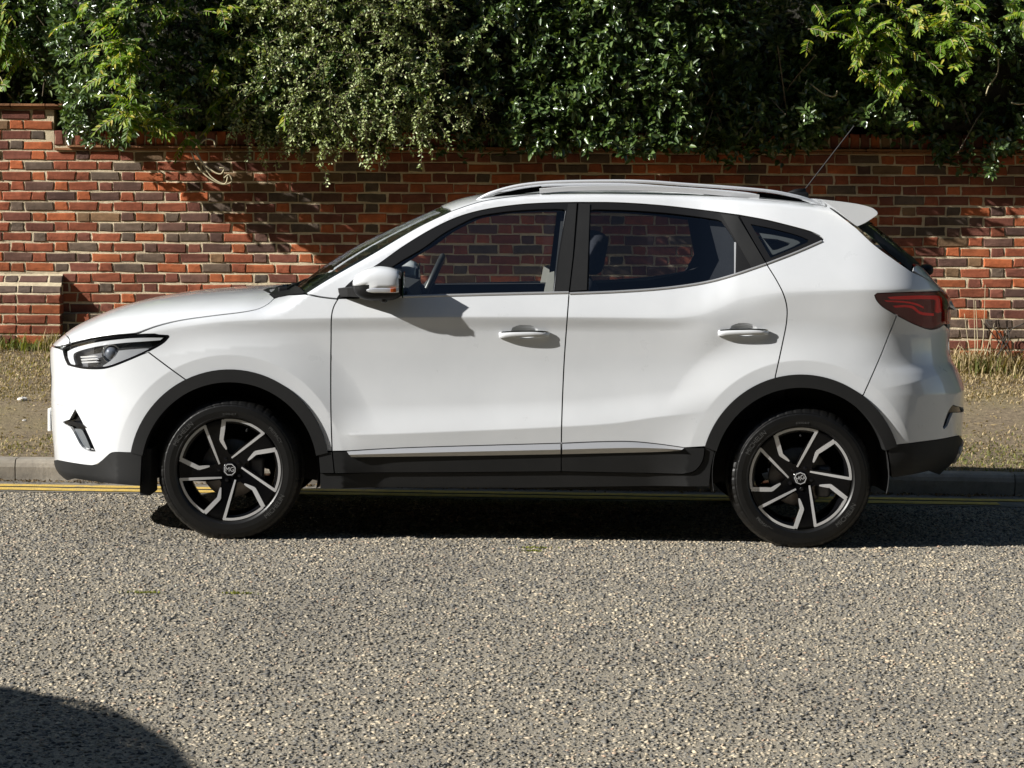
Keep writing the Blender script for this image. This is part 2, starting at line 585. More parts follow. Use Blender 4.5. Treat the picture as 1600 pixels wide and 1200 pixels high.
def surf_mesh(name, V, F, bl, pos, out_hint, off, rim, mat, parent, flip=False):
    eps = 8e-4
    a, b = V[:, 0], V[:, 1]
    P = pos(a, b)
    da = (pos(a + eps, b) - pos(a - eps, b)); db = (pos(a, b + eps) - pos(a, b - eps))
    n = np.cross(da, db)
    n /= np.linalg.norm(n, axis=1)[:, None] + 1e-15
    sgn = np.sign(n @ np.asarray(out_hint, float) + 1e-12)
    if pos is pos_side:
        n *= np.where(n[:, 1:2] > 0, -1.0, 1.0)
    else:
        n *= np.where(n[:, 2:3] < 0, -1.0, 1.0)
    P = P + n * off
    verts = [tuple(p) for p in P]
    faces, nor = [], []
    nl = [tuple(q) for q in n.tolist()]
    Fa = np.array([f[:3] for f in F])
    g = np.cross(P[Fa[:, 1]] - P[Fa[:, 0]], P[Fa[:, 2]] - P[Fa[:, 0]])
    bad = (g * n[Fa[:, 0]]).sum(1) < 0
    for f, w_ in zip(F, bad):
        if w_: f = f[::-1]
        faces.append(tuple(f)); nor += [nl[i] for i in f]
    if rim:
        for lp in bl:
            s = len(verts)
            for i in lp:
                verts.append(tuple(P[i])); verts.append(tuple(P[i] - n[i] * rim))
            k = len(lp)
            for i in range(k):
                j = (i + 1) % k
                q = (s + 2 * i, s + 2 * j, s + 2 * j + 1, s + 2 * i + 1)
                c = np.array([verts[t] for t in q])
                g = np.cross(c[1] - c[0], c[3] - c[0]); g = g / (np.linalg.norm(g) + 1e-15)
                faces.append(q); nor += [tuple(g)] * 4
    objs = []
    for mir in ((False, True) if flip else (False,)):
        if mir:
            vv = [(x, -y, z) for x, y, z in verts]
            ff, nn, k = [], [], 0
            for f in faces:
                m = len(f)
                ff.append(f[::-1]); nn += [(q[0], -q[1], q[2]) for q in nor[k:k + m][::-1]]; k += m
        else:
            vv, ff, nn = verts, faces, nor
        me = mesh_from(name, vv, ff, True)
        me.materials.append(mat)
        if len(nn) == len(me.loops):
            me.normals_split_custom_set(nn)
        objs.append((me, mir))
    return objs

def panel(name, outer, mat, parent, holes=(), off=0.0, sp=.018, rim=.014, inset=.0029, both=True, extra=True, parent2=None):
    """body panel traced on the flank: list of x, z; returns near and far objects"""
    outer = clean(outer)
    if area(outer) < 0: outer = outer[::-1]
    if inset:
        raw = np.array(outer)
        outer = np.array(inset_poly(outer, inset))
        if len(raw) == len(outer):
            zf = outer[:, 1]
            atf = raw[:, 0] - XF(raw[:, 1]) < 4e-4; atr = XR(raw[:, 1]) - raw[:, 0] < 4e-4
            outer[:, 0] = np.where(atf, XF(zf), np.where(atr, XR(zf), outer[:, 0]))
        outer = [tuple(q) for q in outer]
    hs = []
    for h in holes:
        h = clean(h)
        hs.append(h)
    def conv(p):
        q = np.array(p)
        q = densify(q, sp)
        s_ = to_s(q[:, 0], q[:, 1])
        s_ = np.where(q[:, 0] - XF(q[:, 1]) < .0015, XF(q[:, 1]) - KW, np.where(XR(q[:, 1]) - q[:, 0] < .0015, XR(q[:, 1]) + KW, s_))
        return np.stack([s_, q[:, 1]], 1)
    so = conv(outer); sh = [conv(h) for h in hs]
    V, F, bl = triangulate(so, sh, sp, EXTRA_S if extra else None)
    res = surf_mesh(name, V, F, bl, pos_side, (0, -1, 0), off, rim, mat, parent, both)
    out = []
    for me, mir in res:
        o = link(bpy.data.objects.new(name, me), (parent2 if mir and parent2 is not None else parent))
        out.append(o)
    return out

def top_panel(name, outer, mat, parent, off=0.0, sp=.03, rim=.012, inset=.0022, holes=()):
    outer = clean(outer)
    if inset: outer = inset_poly(outer, inset)
    V, F, bl = triangulate(np.array(outer), [np.array(clean(h)) for h in holes], sp)
    me, _ = surf_mesh(name, V, F, bl, pos_top, (0, 0, 1), off, rim, mat, parent)[0]
    return link(bpy.data.objects.new(name, me), parent)

def sym(near):
    """near-side edge [(x, y<0)...] front to back -> closed outline symmetric in y"""
    return [(x, y) for x, y in near] + [(x, -y) for x, y in near[::-1]]

def arc_px(cx, cy, r, a0, a1, n=28):
    """arc in picture space, angles in degrees, 90 = up"""
    return [(cx + r * math.cos(rad(a0 + (a1 - a0) * i / n)), cy - r * math.sin(rad(a0 + (a1 - a0) * i / n))) for i in range(n + 1)]
# ------------------------------------------------------------------ generic solids
def box_data(c, s, bev=0.0, rot=None):
    bm = bmesh.new()
    bmesh.ops.create_cube(bm, size=1.0)
    bmesh.ops.scale(bm, vec=s, verts=bm.verts)
    if bev:
        bmesh.ops.bevel(bm, geom=list(bm.edges), offset=bev, segments=3, affect='EDGES', profile=.5)
    if rot is not None: bmesh.ops.rotate(bm, cent=(0, 0, 0), matrix=rot, verts=bm.verts)
    bmesh.ops.translate(bm, vec=c, verts=bm.verts)
    V = [tuple(v.co) for v in bm.verts]
    bm.verts.index_update()
    F = [tuple(v.index for v in f.verts) for f in bm.faces]
    bm.free()
    return V, F
def box(name, c, s, mat, parent=None, bev=0.0, rot=None, smooth=False):
    V, F = box_data(c, s, bev, rot)
    return obj(name, V, F, mat, parent, smooth)

def join(parts):
    V, F = [], []
    for v, f in parts:
        s = len(V); V += list(v); F += [tuple(i + s for i in q) for q in f]
    return V, F

def sweep(path, section, up=(0, 0, 1), caps=True, scale=None):
    """section [(a, b)] carried along path; a = sideways, b = along up"""
    P = np.array(path, float); n = len(P)
    T = np.gradient(P, axis=0); T /= np.linalg.norm(T, axis=1)[:, None] + 1e-12
    up = np.array(up, float)
    V = []
    m = len(section)
    for i in range(n):
        s = np.cross(T[i], up); s /= np.linalg.norm(s) + 1e-12
        u = np.cross(s, T[i])
        k = 1.0 if scale is None else scale[i]
        for a, b in section: V.append(tuple(P[i] + s * a * k + u * b * k))
    F = []
    for i in range(n - 1):
        for j in range(m):
            k = (j + 1) % m
            F.append((i * m + j, i * m + k, (i + 1) * m + k, (i + 1) * m + j))
    if caps:
        F.append(tuple(range(m))[::-1]); F.append(tuple((n - 1) * m + j for j in range(m)))
    return V, F
def circ(r, n=8, ry=None):
    ry = r if ry is None else ry
    return [(r * math.cos(2 * math.pi * i / n), ry * math.sin(2 * math.pi * i / n)) for i in range(n)]
def tube(path, r, n=7, scale=None):
    up = (0, 0, 1)
    P = np.array(path, float); d = P[-1] - P[0]
    if abs(d[2]) > .85 * np.linalg.norm(d): up = (0, 1, 0)
    return sweep(path, circ(r, n), up, True, scale)

def lathe(prof, n=96, cx=0.0, cz=0.0, close=False):
    """profile [(radius, y)] spun about the y axis through cx, cz"""
    V, F = [], []
    m = len(prof)
    for i in range(n):
        a = 2 * math.pi * i / n
        for r, y in prof: V.append((cx + r * math.cos(a), y, cz + r * math.sin(a)))
    for i in range(n):
        k = (i + 1) % n
        for j in range(m - 1): F.append((i * m + j, i * m + j + 1, k * m + j + 1, k * m + j))
    return V, F

def ellipsoid(c, r, nu=20, nv=12, e=1.0):
    V, F = [], []
    def pw(v): return math.copysign(abs(v) ** e, v)
    for j in range(nv + 1):
        p = -math.pi / 2 + math.pi * j / nv
        for i in range(nu):
            t = 2 * math.pi * i / nu
            V.append((c[0] + r[0] * pw(math.cos(p)) * pw(math.cos(t)), c[1] + r[1] * pw(math.cos(p)) * pw(math.sin(t)), c[2] + r[2] * pw(math.sin(p))))
    for j in range(nv):
        for i in range(nu):
            k = (i + 1) % nu
            F.append((j * nu + i, j * nu + k, (j + 1) * nu + k, (j + 1) * nu + i))
    return V, F

def text_mesh(body, size, depth):
    c = bpy.data.curves.new('t', 'FONT')
    c.body = body; c.size = size; c.extrude = depth; c.align_x = 'CENTER'; c.align_y = 'CENTER'
    c.resolution_u = 3
    o = bpy.data.objects.new('t', c)
    COL.objects.link(o)
    bpy.context.view_layer.update()
    me = bpy.data.meshes.new_from_object(o.evaluated_get(bpy.context.evaluated_depsgraph_get()))
    V = [tuple(v.co) for v in me.vertices]; F = [tuple(p.vertices) for p in me.polygons]
    bpy.data.objects.remove(o); bpy.data.curves.remove(c); bpy.data.meshes.remove(me)
    return V, F

def mirror_data(V, F):
    return [(x, -y, z) for x, y, z in V], [f[::-1] for f in F]
def pair(name, V, F, mat, par, par2=None, smooth=False):
    a = obj(name, V, F, mat, par, smooth)
    W, G = mirror_data(V, F)
    b = obj(name, W, G, mat, par2 if par2 is not None else par, smooth)
    return a, b

# ------------------------------------------------------------------ the car
car = empty('car')
tag(car, 'white five-door crossover car with black wheel arches parked at the kerb', 'car', 'parked cars')

A1 = lambda a0, a1, r=155.0, n=26: arc_px(358.5, 733, r, a0, a1, n)
A2 = lambda a0, a1, r=155.5, n=26: arc_px(1251.5, 741.5, r, a0, a1, n)
S = spline
hl_top = S([(98, 545), (110, 539.8), (153.3, 529), (209, 523.2), (242, 522), (263, 523)], 6)
hl_bot = S([(264.7, 525.6), (256, 535), (230, 549.7), (200, 563), (172, 573.5), (158, 576), (130, 575.5), (108, 571)], 6) + S([(106, 570), (102, 562), (98.8, 550), (98, 545)], 4)[:-1]
hood_line = S([(212, 522.6), (243, 510.5), (280, 501), (335, 493), (382.6, 487), (404.6, 482), (419, 474.5), (428.5, 466)], 6)
fd_front = S([(528.5, 466.5), (522, 478), (518.3, 492), (517.3, 530), (516.8, 603), (517.3, 654), (519, 705)], 6)
split = S([(889.3, 457), (886.3, 497), (881.8, 560), (879, 620), (877.5, 668), (877, 701)], 6)
split_lo = [(877, 701), (876.8, 737)]
rd_rear = S([(1197.7, 412.5), (1213.5, 438), (1224, 459), (1229.5, 480), (1229, 503), (1222, 539.5), (1211.5, 588)], 6)
belt_f = [(528.5, 466.5), (560, 465.8), (640, 463.2), (760, 460), (889.3, 457)]
belt_r = S([(889.3, 459), (965, 456), (1042, 450.3), (1105, 441), (1147, 429.8), (1197.7, 412.5)], 6)
dlo_top_f = S([(529, 463), (539, 450), (552.5, 437.5), (591.7, 412.5), (627.5, 387), (669.7, 361), (712, 340.5), (751, 329), (806, 320.4), (855, 317.2), (902, 316.2)], 6)
dlo_top_r = S([(903.5, 316.2), (965, 316.8), (1035, 321.4), (1105, 329.5), (1154, 336)], 6)
dlo_q = S([(1154, 336), (1196, 343.7), (1238, 354), (1268, 362.5), (1281, 368.5)], 6) + [(1286, 373.5), (1284, 377)]
belt_q = S([(1284, 377), (1245, 394.5), (1197.7, 412.5)], 5)
ws_edge = S([(477, 458.5), (513.7, 435.7), (582, 396.7), (653.5, 354.5), (704.6, 330)], 6)
roof_edge = S([(704.6, 330), (738, 318.5), (762, 312.5), (840.6, 302.5), (893.7, 299), (1000, 298.5), (1070, 301.6), (1180, 310), (1262.5, 318.5), (1293, 322)], 6)
tg_edge = S([(1293, 322), (1316, 339), (1338, 356)], 4)
rg_edge = S([(1338, 356), (1366.6, 382.6), (1399, 406.5), (1422.6, 423)], 6)
sh_edge = S([(1422.6, 423), (1441, 432), (1460, 443.5), (1470, 452.5)], 5)
tl_top = [(1470, 454.5), (1460, 455.6), (1413, 457), (1371, 458.5)]
tl_bot = S([(1367, 461.5), (1369.5, 468), (1378, 478), (1399, 491)], 5)
tl_bot2 = S([(1399, 491), (1425, 504.5), (1446, 512.8), (1456, 514.5), (1467, 512), (1475, 507)], 5)
rb_line = S([(1401.6, 492), (1391, 518), (1375.5, 557), (1349, 617)], 5)
fb_low = S([(204.6, 707.5), (176, 707.5), (171, 710), (156, 723), (146, 727.3), (136, 727), (112, 723.5), (90, 719.5)], 5)
strip_top_f = S([(541.7, 704.8), (622.5, 700.3), (760, 696), (877, 692.7)], 5)
strip_top_r = S([(877, 692.7), (940, 690.3), (985, 690), (1026, 693.7), (1069, 699.6)], 5)

def C_(px, py):
    """point on the centre line"""
    x, z = CN(px, py)
    return x, z
def cl(pts): return [C_(*p) for p in pts]

# --- front bumper
fog = S([(117.5, 639), (127, 656), (139, 681), (149.5, 705)], 4) + S([(149, 706), (138, 705), (128, 698.5), (110, 668), (99.5, 661.5), (98.5, 659), (108.5, 655.5)], 4)
nose = [(100.5, 524.5), (92, 530), (85, 535), (81, 542)] 
ZN = N(98, 545)[1]
bumper_out = [(float(from_s(XF(np.array(ZN)) - KW + u, np.array(ZN))), ZN) for u in np.linspace(.40, .0, 8)]
_zs = [ZN, C_(80, 719)[1]]
bumper_out += [(float(XF(np.array(z))), z) for z in np.linspace(_zs[0], _zs[1], 12)]
bumper_out += NN(fb_low[::-1]) + NN(A1(170.5, 116)) + NN([(231.4, 550)]) + NN(hl_bot[14:-1])
fb = panel('front_bumper', bumper_out, paint, car, holes=[NN(fog)], both=True, sp=.016)
for o in fb:
    pass
panel('fog_lamp_recess', NN(fog), gloss_black, fb[0], off=-.022, rim=0, inset=-.003, extra=False, parent2=fb[1])
panel('fog_lamp', NN(S([(113, 670), (124, 671.5), (129, 679), (136, 695), (138, 702), (133, 702), (128, 697), (119, 682), (113, 670)], 4)), principled('fog_lens', (.10, .11, .12), .12, coat=1.0), fb[0], off=-.012, rim=.01, extra=False, inset=0, parent2=fb[1], sp=.01)
panel('fog_lamp_fin', NN([(102, 660), (106, 658), (116, 658), (130, 662.5), (136, 668), (130, 667), (114, 664.5), (104, 662.5)]), gloss_black, fb[0], off=.006, rim=.02, extra=False, inset=0, parent2=fb[1], sp=.01)
# crease lip over the fog lamp
_lip = [N3(*p) for p in S([(90, 631), (100, 633), (110, 636), (118, 640.5)], 5)]
V_, F_ = sweep([(x, y - .001, z) for x, y, z in _lip], circ(.005, 6, .003))
pair('crease_lip', V_, F_, paint, fb[0], fb[1], True)
# black lower lip
lip_out = NN(fb_low) + [(float(XF(np.array(z))), z) for z in np.linspace(C_(84, 719)[1], C_(95, 734)[1], 4)] + cl([(108, 744.5)]) \
    + NN([(118, 746.8), (151.6, 752), (190, 756.5), (219, 759), (221.5, 709), (206, 708)])
panel('front_lower_trim', lip_out, plastic, car, off=.004, rim=.03, inset=.0005, extra=False)
# grille across the nose
_g = []
for (u, z) in ((0, .80), (.22, .79), (.30, .71), (.25, .60), (.16, .56), (0, .55)):
    _g.append((float(from_s(XF(np.array(z)) - KW + u, np.array(z))), z))
panel('grille', _g, gloss_black, car, off=.002, rim=.01, inset=0, extra=False)
# number plate
_px, _pz = C_(80, 655)
box('number_plate', (_px - .003, 0, _pz), (.012, .52, .111), plate_white, car, .003)

lamp_silver = principled('lamp_reflector', (.70, .71, .73), .25, .6)
# --- headlamps
hl = NN(hl_top + hl_bot)
h0 = panel('headlamp', hl, principled('lamp_housing', (.16, .16, .17), .3, .3), car, off=-.040, rim=0, inset=-.003, extra=False, sp=.014)
for nm, pts, mt, of in (
        ('lamp_surround', None, gloss_black, .0),):
    inner = inset_poly(clean(hl), .008)
    panel('lamp_surround', hl, gloss_black, h0[0], holes=[inner], off=.001, rim=.03, inset=.001, extra=False, sp=.012, parent2=h0[1])
_lw = [plane_pt(*q) for q in ()]
panel('daytime_light', NN(S([(104, 549), (116, 543.5), (150, 535), (205, 528.5), (240, 527), (256, 527)], 5) + S([(250, 531.5), (225, 533.5), (190, 536), (150, 541.5), (122, 548.5), (114, 553), (113.5, 560), (116, 570), (109, 568), (104.5, 558)], 5)), lens_white, h0[0], off=-.005, rim=.012, inset=0, extra=False, sp=.01, parent2=h0[1])
panel('reflector', NN(S([(184, 548), (200, 546.5), (232, 545), (226, 549), (205, 558), (186, 566), (170, 571.5), (158, 572.5), (168, 566), (178, 557), (184, 548)], 4)), lamp_silver, h0[0], off=-.012, rim=.012, inset=0, extra=False, sp=.01, parent2=h0[1])
for k in range(3):
    yy = 557 + 4.3 * k
    panel('reflector_bar', NN([(121.5 + k, yy), (146, yy - 1.5), (150 + k, yy + .6), (122.5 + k, yy + 2.2)]), lamp_silver, h0[0], off=-.014, rim=.008, inset=0, extra=False, sp=.01, parent2=h0[1])
_c = N3(173, 553)
V_, F_ = ellipsoid((_c[0], _c[1] + .040, _c[2]), (.036, .036, .036), 24, 14)
pair('projector_lens', V_, F_, principled('projector_glass', (.10, .11, .13), .03, coat=1.0, spec=.9), h0[0], h0[1], True)
V_, F_ = lathe([(.037, 0), (.044, -.006), (.046, .004), (.044, .02)], 32)
pair('projector_ring', [(x + _c[0], y + _c[1] + .024, z + _c[2]) for x, y, z in V_], F_, chrome, h0[0], h0[1], True)
panel('headlamp_lens', inset_poly(clean(hl), .009), glass_clear, h0[0], off=.0, rim=0, inset=0, extra=False, parent2=h0[1])

# --- front wing
wing_out = NN(hood_line) + NN([(436, 463.5), (452, 460.5), (477, 459.5), (500, 464.2), (515, 466.2), (526.5, 467.2)]) + NN(fd_front[1:]) + NN([(513.5, 705)]) + NN(A1(10.6, 116)) + NN([(231.4, 550)]) + NN(hl_bot[13:0:-1]) + NN(hl_top[24:18:-1])
panel('front_wing', wing_out, paint, car, sp=.015)
# --- body side: windscreen pillar, cant rail and rear quarter
side_out = NN(ws_edge + roof_edge[1:] + tg_edge[1:] + rg_edge[1:] + sh_edge[1:] + tl_top + tl_bot) + NN(rb_line) + NN(A2(52.5, 104.9)) + NN(rd_rear[::-1]) + NN(belt_q[::-1][1:]) + NN(dlo_q[::-1][1:] + dlo_top_r[::-1] + dlo_top_f[::-1]) + NN([(526.5, 466.6), (515, 465.6), (500, 463.6)])
bs = panel('body_side', side_out, paint, car, sp=.015)

# --- doors
fdoor_out = NN(belt_f) + NN(split[1:]) + NN(strip_top_f[::-1]) + NN([(519, 705.2)]) + NN(fd_front[::-1][1:])
fd = panel('front_door', fdoor_out, paint, car, sp=.015)
rdoor_out = NN(belt_r) + NN(rd_rear[1:]) + NN(A2(105, 163.7)) + NN([(1069, 699.8)]) + NN(strip_top_r[::-1]) + NN(split[::-1][1:])
rd = panel('rear_door', rdoor_out, paint, car, sp=.015)
# window surrounds
fg = S([(601, 424), (627, 407), (660, 387.5), (692, 364.5), (720, 349), (745, 338), (787, 330.5), (830, 327), (868, 325.8)], 6) + [(880, 326.5), (884, 329)] + [(872, 400), (865.5, 457)] + [(760, 459.3), (640, 462), (601, 463.2)]
rg = [(923, 329), (926.5, 326.8)] + S([(935, 326.8), (980, 328), (1042, 332.3), (1090, 338), (1120, 342.5)], 5) + [(1127, 345), (1139, 361), (1150, 379), (1149, 428)] + S([(1149, 428), (1105, 440), (1042, 449), (965, 454.5), (919.8, 456.5)], 5)
frame_f = NN(dlo_top_f) + NN([(901.8, 316.3), (895.6, 400), (889.3, 456)]) + NN(belt_f[::-1][1:])
panel('window_frame', frame_f, trim_black, fd[0], holes=[NN(fg)], off=-.002, rim=.03, inset=.001, extra=False, parent2=fd[1])
frame_r = NN(dlo_top_r) + NN([(1197, 412)]) + NN(belt_r[::-1][1:]) + NN([(889.8, 457.5), (896.2, 400), (903.2, 316.4)])
panel('window_frame', frame_r, trim_black, rd[0], holes=[NN(rg)], off=-.002, rim=.03, inset=.001, extra=False, parent2=rd[1])
panel('side_window', NN(fg), glass_front, fd[0], off=-.012, rim=0, inset=-.004, extra=False, parent2=fd[1], sp=.03)
panel('side_window', NN(rg), glass_rear, rd[0], off=-.012, rim=0, inset=-.004, extra=False, parent2=rd[1], sp=.03)
panel('pillar_cover', NN([(887.5, 318.5), (901.3, 318), (895.2, 400), (889, 454.5), (867.5, 455.2), (874, 400)]), plastic, fd[0], off=.002, rim=.01, inset=.0008, extra=False, parent2=fd[1])
panel('pillar_cover', NN([(904.5, 318), (922, 319), (919, 400), (917, 453.5), (890.5, 455), (897, 400)]), plastic, rd[0], off=.002, rim=.01, inset=.0008, extra=False, parent2=rd[1])
panel('pillar_cover', NN([(1126, 334.5), (1152.5, 338), (1196.5, 411.5), (1174.5, 418.5)]), plastic, rd[0], off=.003, rim=.01, inset=.0008, extra=False, parent2=rd[1])
panel('glass_run', NN([(883.5, 328), (886, 328), (867.5, 456), (864.5, 456)]), satin_silver, fd[0], off=-.004, rim=.008, inset=0, extra=False, parent2=fd[1], sp=.03)
panel('glass_run', NN([(1147, 378), (1150.3, 378), (1150, 428), (1147, 429)]), satin_silver, rd[0], off=-.003, rim=.008, inset=0, extra=False, parent2=rd[1], sp=.03)  # silver colour stands for a grey reflection on the division bar
qg_out = NN([(1155.5, 337.5)]) + NN(dlo_q[1:]) + NN(belt_q[1:])
panel('quarter_window', qg_out, trim_black, bs[0], holes=[inset_poly(clean(NN(S([(1172, 349), (1215, 358), (1252, 368.5), (1264, 374)], 4) + [(1262, 378.5)] + S([(1240, 388), (1204, 403)], 3))), .001)], off=-.003, rim=.02, inset=.001, extra=False, parent2=bs[1])
panel('quarter_glass', NN([(1163, 342), (1215, 353), (1270, 369), (1271, 376), (1240, 391), (1202, 406)]), glass_dark, bs[0], off=-.009, rim=0, inset=0, extra=False, parent2=bs[1])
panel('window_trim', NN(S([(1186, 361.5), (1215, 366), (1246, 373.5), (1251, 377)], 4) + S([(1240, 383), (1218, 392), (1207, 395.5), (1200, 388)], 4)), cabin_pale, bs[0], holes=[NN([(1192, 369.5), (1215, 371.5), (1235, 377.5), (1232, 381), (1214, 388), (1207.5, 388.5)])], off=-.018, rim=.01, inset=0, extra=False, parent2=bs[1])
# bright strip along the belt
def belt_strip(pts, w, par, par2):
    P = [N3(*p) for p in pts]
    V, F = sweep([(x, y - .001, z) for x, y, z in P], [(-.004, -w), (.004, -w), (.005, 0), (.003, w), (-.004, w)])
    pair('belt_trim', V, F, satin_silver, par, par2, False)
belt_strip([(562, 465.2), (640, 463), (760, 459.7), (888.5, 456.8)], .0055, fd[0], fd[1])
belt_strip(S([(890, 458.4), (965, 455.5), (1042, 449.8), (1105, 440.5), (1147, 429.3), (1197, 412.3)], 5), .0050, rd[0], rd[1])
belt_strip(S([(1198.5, 411.8), (1245, 393.8), (1284, 376.8)], 5), .0045, bs[0], bs[1])
# lower cladding and bright strip
panel('door_cladding', NN([(519.5, 706), (541, 705.5)]) + NN(strip_top_f) + NN([(876.5, 736.5), (700, 738), (523, 739.5)]), plastic, fd[0], off=.003, rim=.02, inset=.0015, extra=False, parent2=fd[1])
panel('door_cladding', NN(strip_top_r) + NN([(1101, 700)]) + NN(S([(1101, 700), (1097.5, 720), (1085.6, 735.5), (1066.6, 740.7)], 5)) + NN([(877.3, 736.5)]), plastic, rd[0], off=.003, rim=.02, inset=.0015, extra=False, parent2=rd[1])
def rocker_strip(top, low, par, par2):
    T = [N3(*p) for p in top]; L = [N3(*p) for p in low]
    n = 40
    ti = np.linspace(0, len(T) - 1, n); li = np.linspace(0, len(L) - 1, n)
    T = np.array([[np.interp(q, range(len(T)), [t[k] for t in T]) for k in range(3)] for q in ti])
    L = np.array([[np.interp(q, range(len(L)), [t[k] for t in L]) for k in range(3)] for q in li])
    V = []
    for a, b in zip(T, L):
        V += [tuple(a + (0, -.002, 0)), tuple(a * .45 + b * .55 + (0, -.020, 0)), tuple(b + (0, -.008, -.001)), tuple(b + (0, .004, -.001))]
    F = []
    for i in range(n - 1):
        for j in range(3): F.append((4 * i + j, 4 * i + 4 + j, 4 * i + 5 + j, 4 * i + 1 + j))
    F += [(0, 1, 2, 3), (4 * n - 1, 4 * n - 2, 4 * n - 3, 4 * n - 4)]
    pair('sill_strip', V, F, satin_silver, par, par2)
rocker_strip(S([(542, 705.2), (622.5, 700.6), (760, 696.3), (875.7, 693)], 5), S([(549, 713.6), (670, 712.3), (760, 711), (875.7, 709)], 5), fd[0], fd[1])
rocker_strip(S([(878.4, 693), (940, 690.6), (985, 690.3), (1026, 694), (1069, 699.8)], 5), S([(878.4, 709), (940, 707.6), (1000, 706.2), (1040, 705), (1062, 703.8)], 5), rd[0], rd[1])
# door handles
for hi, (hx, hz, door) in enumerate(((819, 521, fd), (1161, 518, rd))):
    P = []
    for q, dz, out in ((781, 3.5, .002), (786, 2.5, .013), (797, 1.5, .021), (819, .5, .025), (838, .5, .024), (852, 1.5, .017), (858, 2.5, .004)):
        x, z = N(hx - 819 + q, hz + 1)
        y = -float(Y(np.array(x), np.array(HANDLES[hi][1] - .04))) - out + .002
        P.append((x, y, z - dz / PX + .004))
    P = spline(P, 5)
    sec = [(-.007, -.014), (.004, -.015), (.008, -.008), (.009, .004), (.006, .013), (-.006, .015)]
    sec = [(-a, b) for a, b in sec]
    n_ = len(P)
    V_, F_ = sweep(P, sec, scale=[.62 + .38 * math.sin(math.pi * min(1, .14 + .86 * i / (n_ - 1))) ** .6 for i in range(n_)])
    pair('door_handle', V_, F_, paint, door[0], door[1], True)
    V_, F_ = sweep([(x, y - .001, z + .0135) for x, y, z in P[3:-2]], [(-.006, -.003), (.006, -.003), (.006, .002), (-.006, .002)])
    pair('handle_trim', V_, F_, chrome, door[0], door[1])

# --- sills, arches
panel('sill', NN([(500, 739.8), (523, 740.3), (700, 738.8), (877, 737.4), (1066, 741.4)]) + NN(S([(1066, 741.4), (1086.5, 736), (1098.5, 720.5), (1102, 700)], 4)) + NN([(1117, 704), (1111, 730), (1108, 760), (800, 763), (500, 764)]), plastic, car, off=-.006, rim=.12, inset=.001, extra=False)
panel('sill_end_cap', NN([(497.5, 706), (518.3, 706), (521.8, 739), (500.5, 739), (499, 722)]), plastic, car, off=.003, rim=.04, inset=.0005, extra=False)
def arch(cx, cy, ro, ri, a0, a1):
    o_ = arc_px(cx, cy, ro, a0, a1, 40); i_ = arc_px(cx, cy + 1.5, ri, a1, a0, 40)
    return NN(o_ + i_)
panel('wheel_arch_trim', arch(358.5, 733, 155.8, 137.5, 9.5, 170.5), plastic, car, off=.008, rim=.07, inset=0, extra=False, sp=.02)
panel('wheel_arch_trim', arch(1251.5, 741.5, 156.3, 137.5, 16.5, 164.0), plastic, car, off=.008, rim=.07, inset=0, extra=False, sp=.02)

# --- bonnet, windscreen, roof (seen from above)
def near_xy(pts):
    q = np.array(NN(pts))
    return [(float(x), -float(w)) for x, w in zip(q[:, 0], Y(q[:, 0], q[:, 1]))]
def contour(z, ys):
    xs = np.linspace(-2.35, -1.5, 1700)
    w = Y(xs, np.full(len(xs), z))
    k = np.argmax(w); w = np.maximum.accumulate(w[:])
    return [(float(np.interp(abs(q), w, xs)), q) for q in ys]
hx_c = C_(101, 522)[0]
_h1 = N3(110, 539.5)
_fe = [(hx_c + (_h1[0] - hx_c) * abs(q / _h1[1]) ** 2.2, q) for q in np.linspace(-.03, _h1[1] * .97, 9)]
top_panel('nose_panel', sym(contour(ZN + .002, np.linspace(-.03, N3(98.5, 545)[1], 14)) + near_xy([(102, 543.2), (107, 541)]) + _fe[::-1]), paint, car, sp=.025, rim=.015, inset=.0018)
bonnet = _fe + near_xy([(110, 539)] + hl_top[7:19] + hood_line) + near_xy([(421, 460)])
_bx = C_(424, 449)[0]
bonnet += [(bonnet[-1][0] + .03, -.45), (_bx + .02, -.2), (_bx, 0)]
bon = sym(bonnet[:-1])
hood = top_panel('bonnet', bon, paint, car, sp=.03, rim=.02)
# cowl under the wipers
cw = near_xy([(416, 462), (436, 463), (452, 460), (476, 459)])
cowl = sym([(cw[0][0] - .02, cw[0][1] + .02)] + cw + [(C_(462, 444)[0] + .02, -.3)])
top_panel('scuttle_panel', cowl, trim_black, car, off=-.022, sp=.04, rim=0, inset=0)
ws_n = near_xy(ws_edge)
ws = [(C_(457, 446)[0], -.05), (C_(460, 446)[0], -.35)] + ws_n + [(C_(693, 320)[0], -.38), (C_(687, 320)[0], -.05)]
top_panel('windscreen', sym(ws), glass_front, car, off=-.003, sp=.05, rim=0, inset=0)
band = inset_poly(clean(sym(ws)), .035)
top_panel('windscreen_border', sym(ws), gloss_black, car, off=-.007, sp=.04, rim=0, inset=0, holes=[band])
re_n = near_xy(roof_edge)
roof_o = [(C_(687, 321)[0], -.05), (C_(693, 320)[0], -.38)] + re_n + [(re_n[-1][0] - .02, -.3), (re_n[-1][0] - .03, -.05)]
top_panel('roof', sym(roof_o), paint, car, sp=.045, rim=.02)
top_panel('headlining', inset_poly(clean(sym(roof_o)), .03), cabin_dark, car, off=-.035, sp=.07, rim=0, inset=0)
